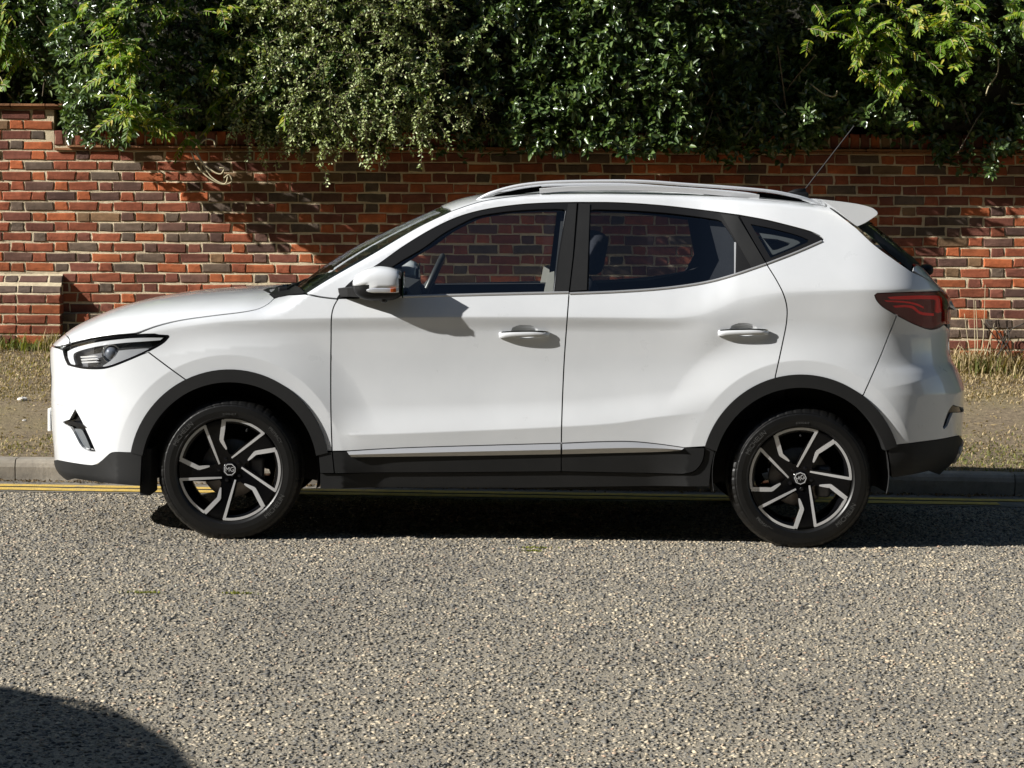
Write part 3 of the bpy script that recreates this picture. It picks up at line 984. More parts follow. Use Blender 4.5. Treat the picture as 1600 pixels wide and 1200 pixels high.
# wipers
for s in (0, 1):
    a = np.array(N3(440, 458)) + (0, .10 + .62 * s, .012); b = a + (.16, .52 - .06 * s, .055)
    V_, F_ = tube([tuple(a), tuple((a + b) / 2 + (0, 0, .012)), tuple(b)], .008)
    w = obj('wiper', V_, F_, trim_black, car)
    V_, F_ = box_data(tuple(a + (0, 0, 0)), (.05, .05, .03), .008)
    obj('wiper_pivot', V_, F_, trim_black, w)
panel('scuttle_end', NN(S([(411, 453.5), (420, 450.5), (445, 449), (462, 447), (474, 455), (476, 458), (455, 459.5), (436, 462), (425, 460), (411, 453.5)], 4)), trim_black, car, off=.002, rim=.02, inset=0, extra=False, sp=.015)

# --- rear: glass, tailgate, spoiler, lamps, bumper
rgl = near_xy(rg_edge)
rear_glass = [(C_(1345, 341)[0], -.02), (C_(1343, 341)[0], -.35)] + rgl + [(C_(1447, 430)[0], -.4), (C_(1450, 433)[0], -.02)]
tg = top_panel('tailgate', sym([(C_(1450, 433)[0] + .004, -.02), (C_(1447, 430)[0] + .004, -.4)] + near_xy(sh_edge[1:]) + [(C_(1478, 458)[0], -.5), (C_(1481, 460)[0], -.02)]), paint, car, sp=.03, rim=.01)
top_panel('rear_window', sym(rear_glass), glass_dark, tg, off=-.003, sp=.05, rim=0, inset=0)
top_panel('rear_window_border', sym(rear_glass), trim_black, tg, off=.0005, sp=.04, rim=0, inset=0, holes=[inset_poly(clean(sym(rear_glass)), .05)])
zt0, zt1 = C_(1481, 462)[1], C_(1481, 548)[1]
def rear_u(u, z): return float(from_s(XR(np.array(z)) + KW - u, np.array(z))), z
tgl = [rear_u(0, z) for z in np.linspace(zt1, zt0, 8)] + [rear_u(.26, zt0 - .006), rear_u(.27, C_(1481, 485)[1]), rear_u(.24, C_(1481, 510)[1]), rear_u(.30, C_(1481, 530)[1]), rear_u(.30, zt1)]
panel('tailgate_skin', tgl, paint, tg, sp=.02, extra=False)
tl_out = NN(tl_top[::-1]) + [rear_u(.285, C_(1480, 459)[1]), rear_u(.275, C_(1481, 485)[1]), rear_u(.25, C_(1481, 503)[1])] + NN(tl_bot2[::-1]) + NN(tl_bot[::-1])
tl = panel('tail_lamp', tl_out, tail_dark, car, off=-.014, rim=0, inset=.001, extra=False, sp=.012)
panel('light_bar', NN(S([(1388, 464.5), (1403, 463.2), (1440, 462), (1470, 462)], 4) + [(1474, 464), (1474.5, 487), (1468, 489.5), (1464, 488), (1465, 470), (1462, 468)] + S([(1440, 467.5), (1412, 468.3), (1392, 468)], 3)), tail_red, tl[0], off=-.008, rim=.006, inset=0, extra=False, sp=.008, parent2=tl[1])
panel('light_bar', NN(S([(1396, 478), (1420, 477), (1430, 479), (1440, 487), (1462, 490)], 4) + S([(1462, 494), (1440, 491.5), (1428, 483), (1418, 480.5), (1400, 481)], 4)), tail_red, tl[0], off=-.009, rim=.006, inset=0, extra=False, sp=.008, parent2=tl[1])
panel('light_bar', NN(S([(1383, 469.5), (1420, 471.5), (1436, 475), (1446, 480)], 4) + S([(1446, 482.5), (1434, 477.5), (1418, 474), (1386, 472)], 4)), tail_red, tl[0], off=-.010, rim=.006, inset=0, extra=False, sp=.008, parent2=tl[1])
panel('tail_lamp_lens', tl_out, glass_tail, tl[0], off=.0, rim=.012, inset=.0015, extra=False, sp=.012, parent2=tl[1])
rb_out = NN(rb_line[::-1]) + NN(tl_bot2) + [rear_u(.26, C_(1481, 512)[1]), rear_u(.302, C_(1481, 531)[1]), rear_u(.302, zt1 - .003)] + [rear_u(0, z) for z in np.linspace(zt1 - .003, C_(1500, 680)[1], 10)]
rb_low = S([(1497, 681), (1471.6, 686.2), (1436.6, 691), (1404, 695)], 4)
rb_out += NN(rb_low) + NN(A2(17, 52.3))
slot = NN(S([(1473, 668), (1477, 655), (1483, 640), (1491, 630)], 4)[:-1]) + [rear_u(.30, C_(1495, 629)[1]), rear_u(.26, C_(1495, 636)[1])] + NN(S([(1489, 645), (1484, 656), (1480, 666), (1475, 670.5)], 4))
rb = panel('rear_bumper', rb_out, paint, car, sp=.016, holes=[slot])
panel('reflector_slot', slot, gloss_black, rb[0], off=-.012, rim=0, inset=-.003, extra=False, parent2=rb[1])
rl_out = NN(rb_low[::-1][0:]) + [rear_u(.25, C_(1499, 681)[1])] + [rear_u(0, z) for z in np.linspace(C_(1500, 681)[1], C_(1474, 722)[1], 6)] + [rear_u(.30, C_(1470, 731)[1])] + NN([(1450.6, 735), (1425, 741), (1393, 746), (1390, 720), (1387, 698)])
panel('rear_lower_trim', rl_out, plastic, car, off=.003, rim=.05, inset=.0005, extra=False)
panel('skid_plate', [rear_u(u, z) for u, z in ((.0, .46), (.33, .45), (.31, .37), (.0, .36))], satin_silver, car, off=.012, rim=.01, inset=0, extra=False)
# spoiler
prof_px = S([(1281, 311), (1300, 313.2), (1320, 315.5), (1345, 319.5), (1364, 325), (1371, 330)], 4) + S([(1372.5, 333), (1371.5, 336), (1366, 340), (1353, 348.5), (1340, 354.5)], 3) + [(1336.5, 352.5), (1317, 337), (1296.5, 321)]
_ye = [N3(*p)[1] for p in ((1296, 322), (1317, 338.5), (1338, 355.5))]
YS = -min(_ye) + .006
prof_m = np.array([plane_pt(*p, -YS) for p in prof_px])
ctr = prof_m.mean(0)
V_, F_ = [], []
sect = [(-YS, .955), (-YS + .004, .978), (-YS + .014, 1.0)] + [(y, 1.0) for y in np.linspace(-YS + .07, YS - .07, 17)] + [(YS - .014, 1.0), (YS - .004, .978), (YS, .955)]
for y, k in sect:
    for (x, z) in ctr + (prof_m - ctr) * k:
        c = 1 - (y / YS) ** 2
        V_.append((x + .03 * c * (x > ctr[0] - .02), y, z + .006 * c))
m_ = len(prof_m)
for i in range(len(sect) - 1):
    for j in range(m_):
        k = (j + 1) % m_
        F_.append((i * m_ + j, i * m_ + k, (i + 1) * m_ + k, (i + 1) * m_ + j))
F_ += [tuple(range(m_))[::-1], tuple((len(sect) - 1) * m_ + j for j in range(m_))]
bm = bmesh.new()
bv = [bm.verts.new(v) for v in V_]
for f in F_: bm.faces.new([bv[i] for i in f])
bmesh.ops.recalc_face_normals(bm, faces=bm.faces)
bmesh.ops.triangulate(bm, faces=[f for f in bm.faces if len(f.verts) > 4])
for f in bm.faces: f.smooth = True
me = bpy.data.meshes.new('roof_spoiler'); bm.to_mesh(me); bm.free(); me.materials.append(paint)
spo = link(bpy.data.objects.new('roof_spoiler', me), tg)
sm = spo.modifiers.new('edges', 'EDGE_SPLIT'); sm.split_angle = rad(32)
# rear wiper
V_, F_ = ellipsoid((C_(1450, 424)[0] + .02, -.06, C_(1450, 424)[1] + .004), (.034, .05, .028), 16, 8, .8)
rw = obj('rear_wiper', V_, F_, trim_black, tg, True)
V_, F_ = tube([(C_(1449, 423)[0], 0, C_(1449, 423)[1]), (C_(1440, 416)[0], .2, C_(1440, 416)[1] + .012), (C_(1436, 413)[0], .38, C_(1436, 413)[1] + .005)], .009)
obj('wiper_arm', V_, F_, trim_black, rw)

# --- roof rails and aerial
def rail_pts(pts, y): return [(plane_pt(a, b, y)[0], y, plane_pt(a, b, y)[1]) for a, b in pts]
def rail_y(t): return -.545 - .035 * math.sin(math.pi * t)
rt = S([(737, 318), (755, 307), (777, 298.5), (808.7, 290.5), (847, 285.8), (893.7, 283.8), (1000, 283.5), (1070, 288.2), (1152.5, 294), (1207.5, 299.5), (1235, 304.8), (1262.5, 311.5), (1290, 321)], 6)
n_ = len(rt)
rp = []
for i, (a, b) in enumerate(rt):
    y = -.56 - .03 * math.sin(math.pi * i / (n_ - 1))
    x, z = plane_pt(a, b, y)
    rp.append((x, y, z))
rsec = [(.016, -.007), (.017, .003), (.010, .0075), (-.010, .0075), (-.016, .003), (-.015, -.007)]
V_, F_ = sweep(rp, rsec, scale=[min(1, .35 + .65 * min(i, n_ - 1 - i) / 9) for i in range(n_)])
rails = pair('roof_rail', V_, F_, rail_silver, car, None, True)
low = S([(843, 297.5), (893.7, 293.8), (1000, 293), (1070, 296.5), (1130, 301.3), (1186, 307)], 6)
rp2 = []
for i, (a, b) in enumerate(low):
    x, z = plane_pt(a, b, -.592); rp2.append((x, -.592, z))
V_, F_ = sweep(rp2, [(.012, -.014), (.014, .006), (.004, .009), (-.012, .006), (-.012, -.014)])
pair('rail_foot_cover', V_, F_, rail_silver, rails[0], rails[1])
for (a0, a1) in ((S([(760, 312.5), (800, 305), (845, 299)], 3), S([(846, 290.5), (810, 296), (775, 304)], 3)), (S([(1181, 307.5), (1225, 312), (1266, 318.5)], 3), S([(1250, 311), (1215, 304), (1184, 300.5)], 3))):
    pl = [plane_pt(*p, -.572) for p in a0 + a1]
    V_ = [(x, -.572, z) for x, z in pl] + [(x, -.555, z) for x, z in pl]
    k = len(pl)
    F_ = [tuple(range(k)), tuple(range(2 * k - 1, k - 1, -1))] + [(i, (i + 1) % k, k + (i + 1) % k, k + i) for i in range(k)]
    pair('rail_gap_black', V_, F_, gloss_black, rails[0], rails[1])  # black plate stands for the dark opening at the rail end
ax, az = CN(1262, 303)
V_, F_ = join([sweep([(CN(1236, 302)[0], 0, CN(1236, 304)[1]), (CN(1252, 298)[0], 0, CN(1252, 300)[1]), (CN(1268, 293)[0], 0, CN(1268, 298)[1])], circ(.02, 10, .02), scale=[.5, .9, .8]),
               box_data((CN(1256, 304)[0], 0, CN(1256, 304)[1]), (.10, .05, .03), .012)])
aer = obj('aerial', V_, F_, trim_black, car, True)
V_, F_ = tube([(CN(1266, 296)[0], 0, CN(1266, 296)[1]), (CN(1345, 194)[0], 0, CN(1345, 194)[1])], .0032, 6)
obj('aerial_mast', V_, F_, trim_black, aer)

# --- mirrors
def mirror_solid():
    cx, cz = plane_pt(592, 443.5, -.93)
    V, F = [], []
    nu, nv = 36, 24
    rx, ry, rz = .118, .086, .077
    yc = -.893
    for j in range(nv + 1):
        p = -math.pi / 2 + math.pi * j / nv
        for i in range(nu):
            t = 2 * math.pi * i / nu
            c = lambda v, e: math.copysign(abs(v) ** e, v)
            x = rx * c(math.cos(p), .62) * c(math.cos(t), .62); y = ry * c(math.cos(p), .62) * c(math.sin(t), .62); z = rz * c(math.sin(p), .72)
            x = min(x, .104)
            if x < 0: z *= 1 - .22 * (x / rx) ** 2; z -= .010 * (-x / rx)
            if z > 0: z *= 1 - .16 * max(0, (x) / rx) ** 2
            V.append((cx + x, yc + y, cz + z))
    for j in range(nv):
        for i in range(nu):
            k = (i + 1) % nu
            F.append((j * nu + i, j * nu + k, (j + 1) * nu + k, (j + 1) * nu + i))
    return V, F, cx, cz, yc
V_, F_, mcx, mcz, myc = mirror_solid()
zs_ = plane_pt(592, 448, -.95)[1]
xs_ = plane_pt(622, 448, -.95)[0]
capF = [f for f in F_ if np.mean([V_[i][2] for i in f]) >= zs_ and np.mean([V_[i][0] for i in f]) < xs_ + .004]
lowF = [f for f in F_ if f not in set(capF)]
mir = pair('door_mirror', V_, lowF, trim_black, car, None, True)
Vc = [(mcx + (x - mcx) * 1.025, myc + (y - myc) * 1.035, mcz + (z - mcz) * 1.025) for x, y, z in V_]
pair('mirror_cap', Vc, capF, paint, mir[0], mir[1], True)
for o in COL.objects:
    if o.name.startswith('mirror_cap'):
        sol = o.modifiers.new('shell', 'SOLIDIFY'); sol.thickness = .004; sol.offset = -1
# indicator lens wrapped round the lower housing
L_ = []
for i in range(13):
    t = i / 12
    px_ = 572 + 50 * t
    x, z = plane_pt(px_, 454, -1.0)
    yy = myc - .086 * (1 - abs((x - mcx) / .13) ** 3.2) ** .5 - .003
    L_.append((x, yy, z))
V_, F_ = sweep([(x, y + .003, z) for x, y, z in L_], [(-.006, -.011), (.002, -.011), (.005, -.006), (.005, .006), (.002, .011), (-.006, .011)], scale=[.3, .7, .9, 1, 1, 1, 1, 1, 1, 1, 1, .95, .8])
pair('indicator_lens', V_, F_, lamp_silver, mir[0], mir[1])
V_, F_ = sweep([(x, y + .002, z) for x, y, z in L_[9:12]], [(-.004, -.009), (.006, -.008), (.006, .008), (-.004, .009)])
pair('indicator_bulb', [(x, y - .001, z) for x, y, z in V_], F_, amber, mir[0], mir[1])
gx = plane_pt(629.5, 445, -.95)[0]
V_, F_ = box_data((gx, myc, mcz - .002), (.006, .132, .118), .0)
pair('mirror_glass', V_, F_, principled('mirror_silver', (.9, .9, .9), .02, 1.0), mir[0], mir[1])
V_, F_ = sweep([(plane_pt(545, 458, -.82)[0], -.80, plane_pt(545, 458, -.82)[1]), (plane_pt(556, 457, -.85)[0], -.845, plane_pt(556, 457, -.85)[1]), (mcx - .03, -.89, mcz - .045)], [(-.055, -.018), (.055, -.018), (.06, .022), (-.03, .034)])
pair('mirror_arm', V_, F_, trim_black, mir[0], mir[1])
V_, F_ = ellipsoid((plane_pt(600, 469, -.93)[0], -.93, plane_pt(600, 469, -.93)[1]), (.016, .016, .013), 12, 8)
pair('camera_pod', V_, F_, gloss_black, mir[0], mir[1], True)

# --- hidden structure: inner body, wheel wells, floor
ib = NN([(150, 560)]) + NN([(240, 520), (430, 480), (530, 470), (889, 461), (1042, 454), (1190, 418), (1300, 430), (1400, 440), (1440, 470), (1440, 650), (1400, 690)]) + NN(A2(17, 163.5, 150)) + NN([(1105, 750), (510, 752)]) + NN(A1(9, 171, 150)) + NN([(160, 700), (140, 640)])
panel('inner_body', ib, under, car, off=-.024, rim=0, inset=0, extra=False, sp=.05)
panel('inner_pillars', NN([(700, 333), (800, 308), (1000, 302), (1180, 315), (1270, 325), (1330, 362), (1410, 430), (1290, 420), (1290, 377)]) + NN(dlo_q[::-1][1:-1] + dlo_top_r[::-1] + dlo_top_f[::-1][:30]) + NN([(600, 400)]), cabin_dark, car, off=-.028, rim=0, inset=0, extra=False, sp=.05)
for (cx, cz) in AC:
    n = 40
    V_, F_ = [], []
    for i in range(n + 1):
        a = rad(-12 + 204 * i / n)
        for r, y in ((.405, -.89), (.415, -.80), (.40, -.62), (.12, -.60)):
            V_.append((cx + r * math.cos(a), y, cz + r * math.sin(a)))
    for i in range(n):
        for j in range(3): F_.append((4 * i + j, 4 * i + 4 + j, 4 * i + 5 + j, 4 * i + 1 + j))
    pair('wheel_well', V_, F_, under, car)
box('floor_pan', (0, 0, .30), (1.72, 1.60, .10), under, car)
box('engine_sun_block', (-1.42, 0, .62), (.80, 1.0, .50), under, car, .05)  # unseen box added to stop sun leaking through under the bonnet
box('front_tray', (-1.62, 0, .31), (.60, 1.1, .12), under, car)
box('rear_tray', (1.60, 0, .42), (.50, 1.0, .16), under, car)
box('boot_floor', (1.55, 0, .72), (.9, 1.1, .10), cabin_dark, car)
# mud flaps / liner edges seen under the bumper
for (a, b, c_, d) in ((219, 700, 236, 774),):
    x0, z1 = plane_pt(a, b, -.84); x1, z0 = plane_pt(c_, d, -.84)
    V_, F_ = box_data(((x0 + x1) / 2, -.75, (z0 + z1) / 2), (x1 - x0, .2, z1 - z0), .004)
    pair('wheel_liner', V_, F_, under, car)

# --- cabin
dash = [plane_pt(a, b, -.5) for a, b in [(470, 462), (520, 447), (600, 440), (640, 448), (650, 470), (645, 560), (480, 560)]]
k = len(dash)
V_ = [(x, -.68, z) for x, z in dash] + [(x, .68, z) for x, z in dash]
F_ = [tuple(range(k)), tuple(range(2 * k - 1, k - 1, -1))] + [(i, (i + 1) % k, k + (i + 1) % k, k + i) for i in range(k)]
obj('dashboard', V_, F_, cabin_dark, car)
# steering wheel on the far side
sx, sz = plane_pt(668, 452, .37)
V_, F_ = [], []
nA, nB = 40, 10
tilt = rad(-66)
for i in range(nA):
    a = 2 * math.pi * i / nA
    for j in range(nB):
        b = 2 * math.pi * j / nB
        rr = .185 + .016 * math.cos(b)
        p = Vector((rr * math.cos(a), rr * math.sin(a), .016 * math.sin(b)))
        p = Matrix.Rotation(tilt, 3, 'Y') @ p
        V_.append((sx + p.x, .37 + p.y, sz + p.z))
for i in range(nA):
    for j in range(nB):
        F_.append((i * nB + j, ((i + 1) % nA) * nB + j, ((i + 1) % nA) * nB + (j + 1) % nB, i * nB + (j + 1) % nB))
stw = obj('steering_wheel', V_, F_, gloss_black if False else principled('wheel_leather', (.02, .02, .02), .4), car, True)
V_, F_ = join([box_data((sx, .37, sz), (.05, .14, .10), .02, Matrix.Rotation(rad(24), 3, 'Y')), tube([(sx, .37, sz), (sx - .25, .37, sz - .12)], .035)])
obj('steering_column', V_, F_, cabin_dark, stw)
def seat(px, yc, name='front_seat'):
    bx, bz = plane_pt(px, 560, yc)
    parts = []
    base = box_data((bx - .16, yc, .60), (.52, .50, .16), .05)
    rot = Matrix.Rotation(rad(-17), 3, 'Y')
    s = obj(name, *base, cabin_cloth, car, True)
    V_, F_ = box_data((bx + .15, yc, .92), (.15, .50, .62), .06, Matrix.Rotation(rad(14), 3, 'Y'))
    obj('backrest', V_, F_, cabin_cloth, s, True)
    V_, F_ = box_data((bx + .265, yc, 1.335), (.115, .27, .21), .05, Matrix.Rotation(rad(10), 3, 'Y'))
    obj('headrest', V_, F_, cabin_cloth, s, True)
seat(838, -.36); seat(838, .36)
V_, F_ = box_data((1.02, 0, .62), (.5, 1.24, .16), .05)
rs = obj('rear_seat', V_, F_, cabin_cloth, car, True)
V_, F_ = box_data((1.30, 0, .88), (.14, 1.24, .56), .05, Matrix.Rotation(rad(16), 3, 'Y'))
obj('backrest', V_, F_, cabin_cloth, rs, True)
box('parcel_shelf', (1.62, 0, 1.10), (.5, 1.16, .03), cabin_dark, car, .005)
# door linings and inner pillar trims on both sides
for (poly, mt, nm, of) in (
        ([(560, 468), (640, 452), (760, 451), (880, 450), (876, 600), (540, 600)], cabin_dark, 'door_lining', -.065),
        ([(895, 452), (1042, 444), (1100, 432), (1130, 420), (1190, 418), (1180, 600), (895, 600)], cabin_dark, 'door_lining', -.065),
        ([(878, 322), (912, 322), (904, 470), (862, 470)], cabin_dark, 'inner_pillar_trim', -.055),
        ([(1104, 330), (1160, 338), (1200, 420), (1100, 445), (1122, 400)], cabin_dark, 'inner_pillar_trim', -.055)):
    panel(nm, NN(poly), mt, car, off=of, rim=.01, inset=0, extra=False, sp=.05)
pl = [plane_pt(a, b, -.74) for a, b in [(850, 456), (866, 456), (866, 424), (856, 427)]]
V_ = [(x, -.735, z) for x, z in pl] + [(x, -.72, z) for x, z in pl]
pair('belt_anchor_trim', V_, [(0, 1, 2, 3), (4, 7, 6, 5), (0, 4, 5, 1), (1, 5, 6, 2), (2, 6, 7, 3), (3, 7, 4, 0)], cabin_pale, car)
for s in (-1, 1):
    V_, F_ = box_data((1.0, .52 * s, .45), (.5, .1, .3))

# --- wheels
tyre_rubber = noisy('tyre_rubber', (.002, .002, .002), (.0045, .0043, .004), 18, .42, .2, .0008, spec=.35)
alloy_black = principled('gloss_black_alloy', (.002, .002, .0025), .16, spec=.25)
def wheel(cx, cz, side, phase, steer=0):
    """side -1 near, 1 far; built facing -y then placed"""
    w = empty('wheel', car, (cx, side * .765, cz))
    if side > 0: w.rotation_euler = (0, 0, math.pi)
    RT = .3330
    # tyre: outer face at y = -.11
    prof = [(.233, -.070), (.2375, -.086), (.241, -.100), (.250, -.108), (.274, -.111), (.295, -.1085), (.309, -.102), (.320, -.092), (.328, -.078)]
    pr2 = []
    for y in (-.066, -.040, -.034, -.012, -.006, .006, .012, .034, .040, .066):
        pr2.append((RT, y))
    grooves = [(.328, -.078), (RT - .001, -.070), (RT, -.046), (RT - .007, -.044), (RT - .007, -.036), (RT, -.034), (RT, -.012), (RT - .007, -.010), (RT - .007, -.002), (RT, 0), (RT, .026), (RT - .007, .028), (RT - .007, .036), (RT, .038), (RT - .001, .070), (.328, .078), (.30, .10), (.25, .108), (.215, .085)]
    full = prof[:-1] + grooves
    n = 192
    V, F = [], []
    m = len(full)
    for i in range(n):
        a = 2 * math.pi * i / n
        for j, (r, y) in enumerate(full):
            if i % 4 == 0 and len(prof) - 3 <= j <= len(prof) + 1: r -= .0022
            rr = r
            z = rr * math.sin(a)
            if z < -.3205: z = -.3205 + (z + .3205) * .08
            bulge = 1 + .05 * max(0, -math.sin(a)) ** 6 if abs(y) > .09 else 1
            V.append((rr * math.cos(a), y * bulge, z))
    for i in range(n):
        k = (i + 1) % n
        for j in range(m - 1): F.append((i * m + j, k * m + j, k * m + j + 1, i * m + j + 1))
    t = obj('tyre', V, F, tyre_rubber, w, False)
    # rings on the sidewall
    V, F = join([lathe([(.2465, -.106), (.248, -.109), (.2495, -.1075)], 96), lathe([(.303, -.1050), (.3045, -.1068), (.306, -.1035)], 96)])
    obj('sidewall_rib', V, F, tyre_rubber, t, True)
    # lettering pressed into the sidewall
    for word, mid, size, rr in (('MICHELIN', 142, .030, .272), ('MICHELIN', -38, .030, .272), ('PRIMACY', 232 if phase > 60 else 38, .022, .270), ('215/55 R17', 90, .013, .258)):
        V0, F0 = text_mesh(word, size, .0008)
        low = math.sin(rad(mid)) < 0
        VV = []
        for (x, y, z) in V0:
            if low:
                a = rad(mid) + x / rr; r = rr - y
            else:
                a = rad(mid) - x / rr; r = rr + y
            VV.append((r * math.cos(a), -.1116 - z, r * math.sin(a)))
        obj('sidewall_lettering', VV, F0, principled('tyre_letters', (.05, .05, .048), .5) if 'tyre_letters' not in MATS else MATS['tyre_letters'], t)
    # rim
    V, F = lathe([(.214, -.078), (.225, -.084), (.236, -.086), (.2385, -.080), (.234, -.076), (.224, -.072), (.214, -.060), (.203, -.03), (.200, .02), (.205, .08)], 96)
    rim = obj('rim', V, F, alloy_black, w, True)
    def fy(r): return -.0885 + .020 * max(0, 1 - r / .225) ** 1.3
    def pol(r, a): return (r * math.cos(rad(a)), r * math.sin(rad(a)))
    holes = []
    for k in range(5):
        b = phase + 72 * k
        h = [pol(.2225, b + 3.2)] + [pol(.2225, b + q) for q in np.linspace(8, 42, 7)] + [pol(.2225, b + 46)]
        h += [pol(.180, b + 51.5), pol(.140, b + 56), pol(.098, b + 51.5), pol(.074, b + 47), pol(.068, b + 36), pol(.115, b + 19)]
        holes.append(h)
    outer = [pol(.2235, a) for a in np.arange(0, 360, 4)]
    # open the ring so holes stay inside it
    V2, F2, bl = triangulate(np.array([pol(.2265, a) for a in np.arange(0, 360, 4)]), [np.array(clean(h)) for h in holes], .014)
    VV = [(p[0], fy(math.hypot(*p)), p[1]) for p in V2]
    FF = [tuple(f) for f in F2]
    for lp in bl:
        s = len(VV)
        for i in lp:
            q = VV[i]; k_ = math.hypot(q[0], q[2])
            VV.append(q); VV.append((q[0] * .985, q[1] + .034, q[2] * .985))
        for i in range(len(lp)):
            j = (i + 1) % len(lp)
            FF.append((s + 2 * i, s + 2 * j, s + 2 * j + 1, s + 2 * i + 1))
    obj('spokes', VV, FF, alloy_black, rim, False)
    def strip(path, widths):
        """polished edge: path of (r, angle)"""
        P = np.array([pol(*p) for p in path]); T = np.gradient(P, axis=0); T /= np.linalg.norm(T, axis=1)[:, None]
        Nn = np.stack([-T[:, 1], T[:, 0]], 1)
        VV = []
        for p, n_, wd in zip(P, Nn, widths):
            for s_ in (-.5, .5):
                q = p + n_ * wd * s_
                r = math.hypot(*q)
                VV.append((q[0], fy(r) - .0028, q[1]))
            for s_ in (-.5, .5):
                q = p + n_ * wd * s_
                r = math.hypot(*q)
                VV.append((q[0], fy(r) + .004, q[1]))
        FF = []
        for i in range(len(path) - 1):
            a, b = 4 * i, 4 * i + 4
            FF += [(a, a + 1, b + 1, b), (a + 2, a, b, b + 2), (a + 1, a + 3, b + 3, b + 1)]
        e = 4 * (len(path) - 1)
        FF += [(0, 2, 3, 1), (e, e + 1, e + 3, e + 2)]
        return VV, FF
    def lerp_path(a, b, n):
        A, B = np.array(pol(*a)), np.array(pol(*b))
        return [(float(np.hypot(*q)), math.degrees(math.atan2(q[1], q[0]))) for q in (A + (B - A) * i / (n - 1) for i in range(n))]
    for k in range(5):
        b = phase + 72 * k
        parts = [strip(lerp_path((.054, b + 35), (.232, b + 1.0), 8), [.0075, .009, .0105, .0115, .012, .0125, .013, .0135]),
                 strip([(.2295, b - .2 + q) for q in np.linspace(0, 49.5, 16)], [.0115] * 16),
                 strip(lerp_path((.232, b + 49.6), (.1405, b + 59.2), 6), [.019, .0195, .020, .020, .0195, .0185]),
                 strip(lerp_path((.143, b + 59.0), (.094, b + 52.6), 5), [.0185, .0165, .014, .011, .006])]
        V, F = join(parts)
        obj('polished_edge', V, F, polished, rim)
    # hub, bolts, cap
    V, F = lathe([(.0, -.0795), (.030, -.0795), (.034, -.076), (.036, -.066), (.062, -.064), (.068, -.040)], 48)
    obj('hub', V, F, alloy_black, rim, True)
    for k in range(5):
        a = rad(phase + 64 + 72 * k)
        V, F = lathe([(.0, -.076), (.008, -.0755), (.0095, -.073), (.0095, -.05)], 6)
        c = .051
        V = [(x + c * math.cos(a), y - .004, z + c * math.sin(a)) for x, y, z in V]
        obj('wheel_bolt', V, F, gloss_black, rim)
    ang = [22.5 + 45 * i for i in range(8)]
    rot = phase - 47
    V = []
    for r in (.0285, .0245):
        V += [(r * math.cos(rad(a + rot)), -.0845, r * math.sin(rad(a + rot))) for a in ang]
    V += [(.0285 * math.cos(rad(a + rot)), -.079, .0285 * math.sin(rad(a + rot))) for a in ang]
    F = [(i, (i + 1) % 8, 8 + (i + 1) % 8, 8 + i) for i in range(8)] + [(i, 16 + i, 16 + (i + 1) % 8, (i + 1) % 8) for i in range(8)]
    cap = obj('centre_badge', V, F, lamp_silver, rim)
    V = [(.0245 * math.cos(rad(a + rot)), -.0828, .0245 * math.sin(rad(a + rot))) for a in ang]
    obj('badge_field', V, [tuple(range(8))], gloss_black, rim)
    V0, F0 = text_mesh('MG', .030, .0006)
    ca, sa = math.cos(rad(rot)), math.sin(rad(rot))
    V = [((x * .92) * ca - y * sa, -.0842 - z, (x * .92) * sa + y * ca) for x, y, z in V0]
    obj('badge_letters', V, F0, lamp_silver, rim)
    # brake
    V, F = lathe([(.06, -.010), (.135, -.010), (.138, -.006), (.138, .010), (.06, .012)], 64)
    obj('brake_disc', V, F, iron, w, True)
    V, F = box_data((.115, -.005, -.02), (.07, .07, .15), .02)
    obj('brake_caliper', V, F, principled('caliper_grey', (.10, .10, .11), .5, .5) if 'caliper_grey' not in MATS else MATS['caliper_grey'], w, True)
    V, F = tube([pol(.203, phase + 20)[0:1] + (-.075,) + pol(.203, phase + 20)[1:2], pol(.196, phase + 20)[0:1] + (-.095,) + pol(.196, phase + 20)[1:2]], .0045)
    obj('valve', V, F, rubber_seal, rim)
    return w
for i, ph in ((0, 47.0), (1, 71.5)):
    cx, cz = WC[i]
    wheel(cx, .3215, -1, ph)
    wheel(cx, .3215, 1, ph)
for cx, cz in WC:
    V_, F_ = tube([(cx, -.70, .33), (cx, .70, .33)], .05, 10)
    obj('axle', V_, F_, under, car)
# ------------------------------------------------------------------ road, kerb, verge
GX0, GY0 = ground_pt(40, 753.5); GX1, GY1 = ground_pt(1560, 776.7)
KS = (GY1 - GY0) / (GX1 - GX0)
def ky(x): return GY0 + KS * (x - GX0)              # foot of the kerb face
WALL_Y0 = 5.43
EU = np.array([1.0, -.0215, .0098]); EU /= np.linalg.norm(EU)
EZ = np.array([-.0098, 0, 1.0]); EZ /= np.linalg.norm(EZ)
EO = np.array([-.0215, -1.0, 0]); EO /= np.linalg.norm(EO)      # out of the wall, towards the road
W0 = np.array([0, WALL_Y0, 0.0])
def wp(u, z, o=0.0): return W0 + EU * u + EZ * z + EO * o
def wall_uz(px, py, out=0.0):
    d = CF + CR * ((px - 800.0) / FPX) - CU * ((py - 600.0) / FPX)
    c = W0 + EO * out
    t = ((c - CAM) @ EO) / (d @ EO)
    p = CAM + d * t - W0
    A = np.stack([EU, EZ, EO], 1)
    r = np.linalg.solve(A, p)
    return r[0], r[1]
WPX = FPX / 16.7

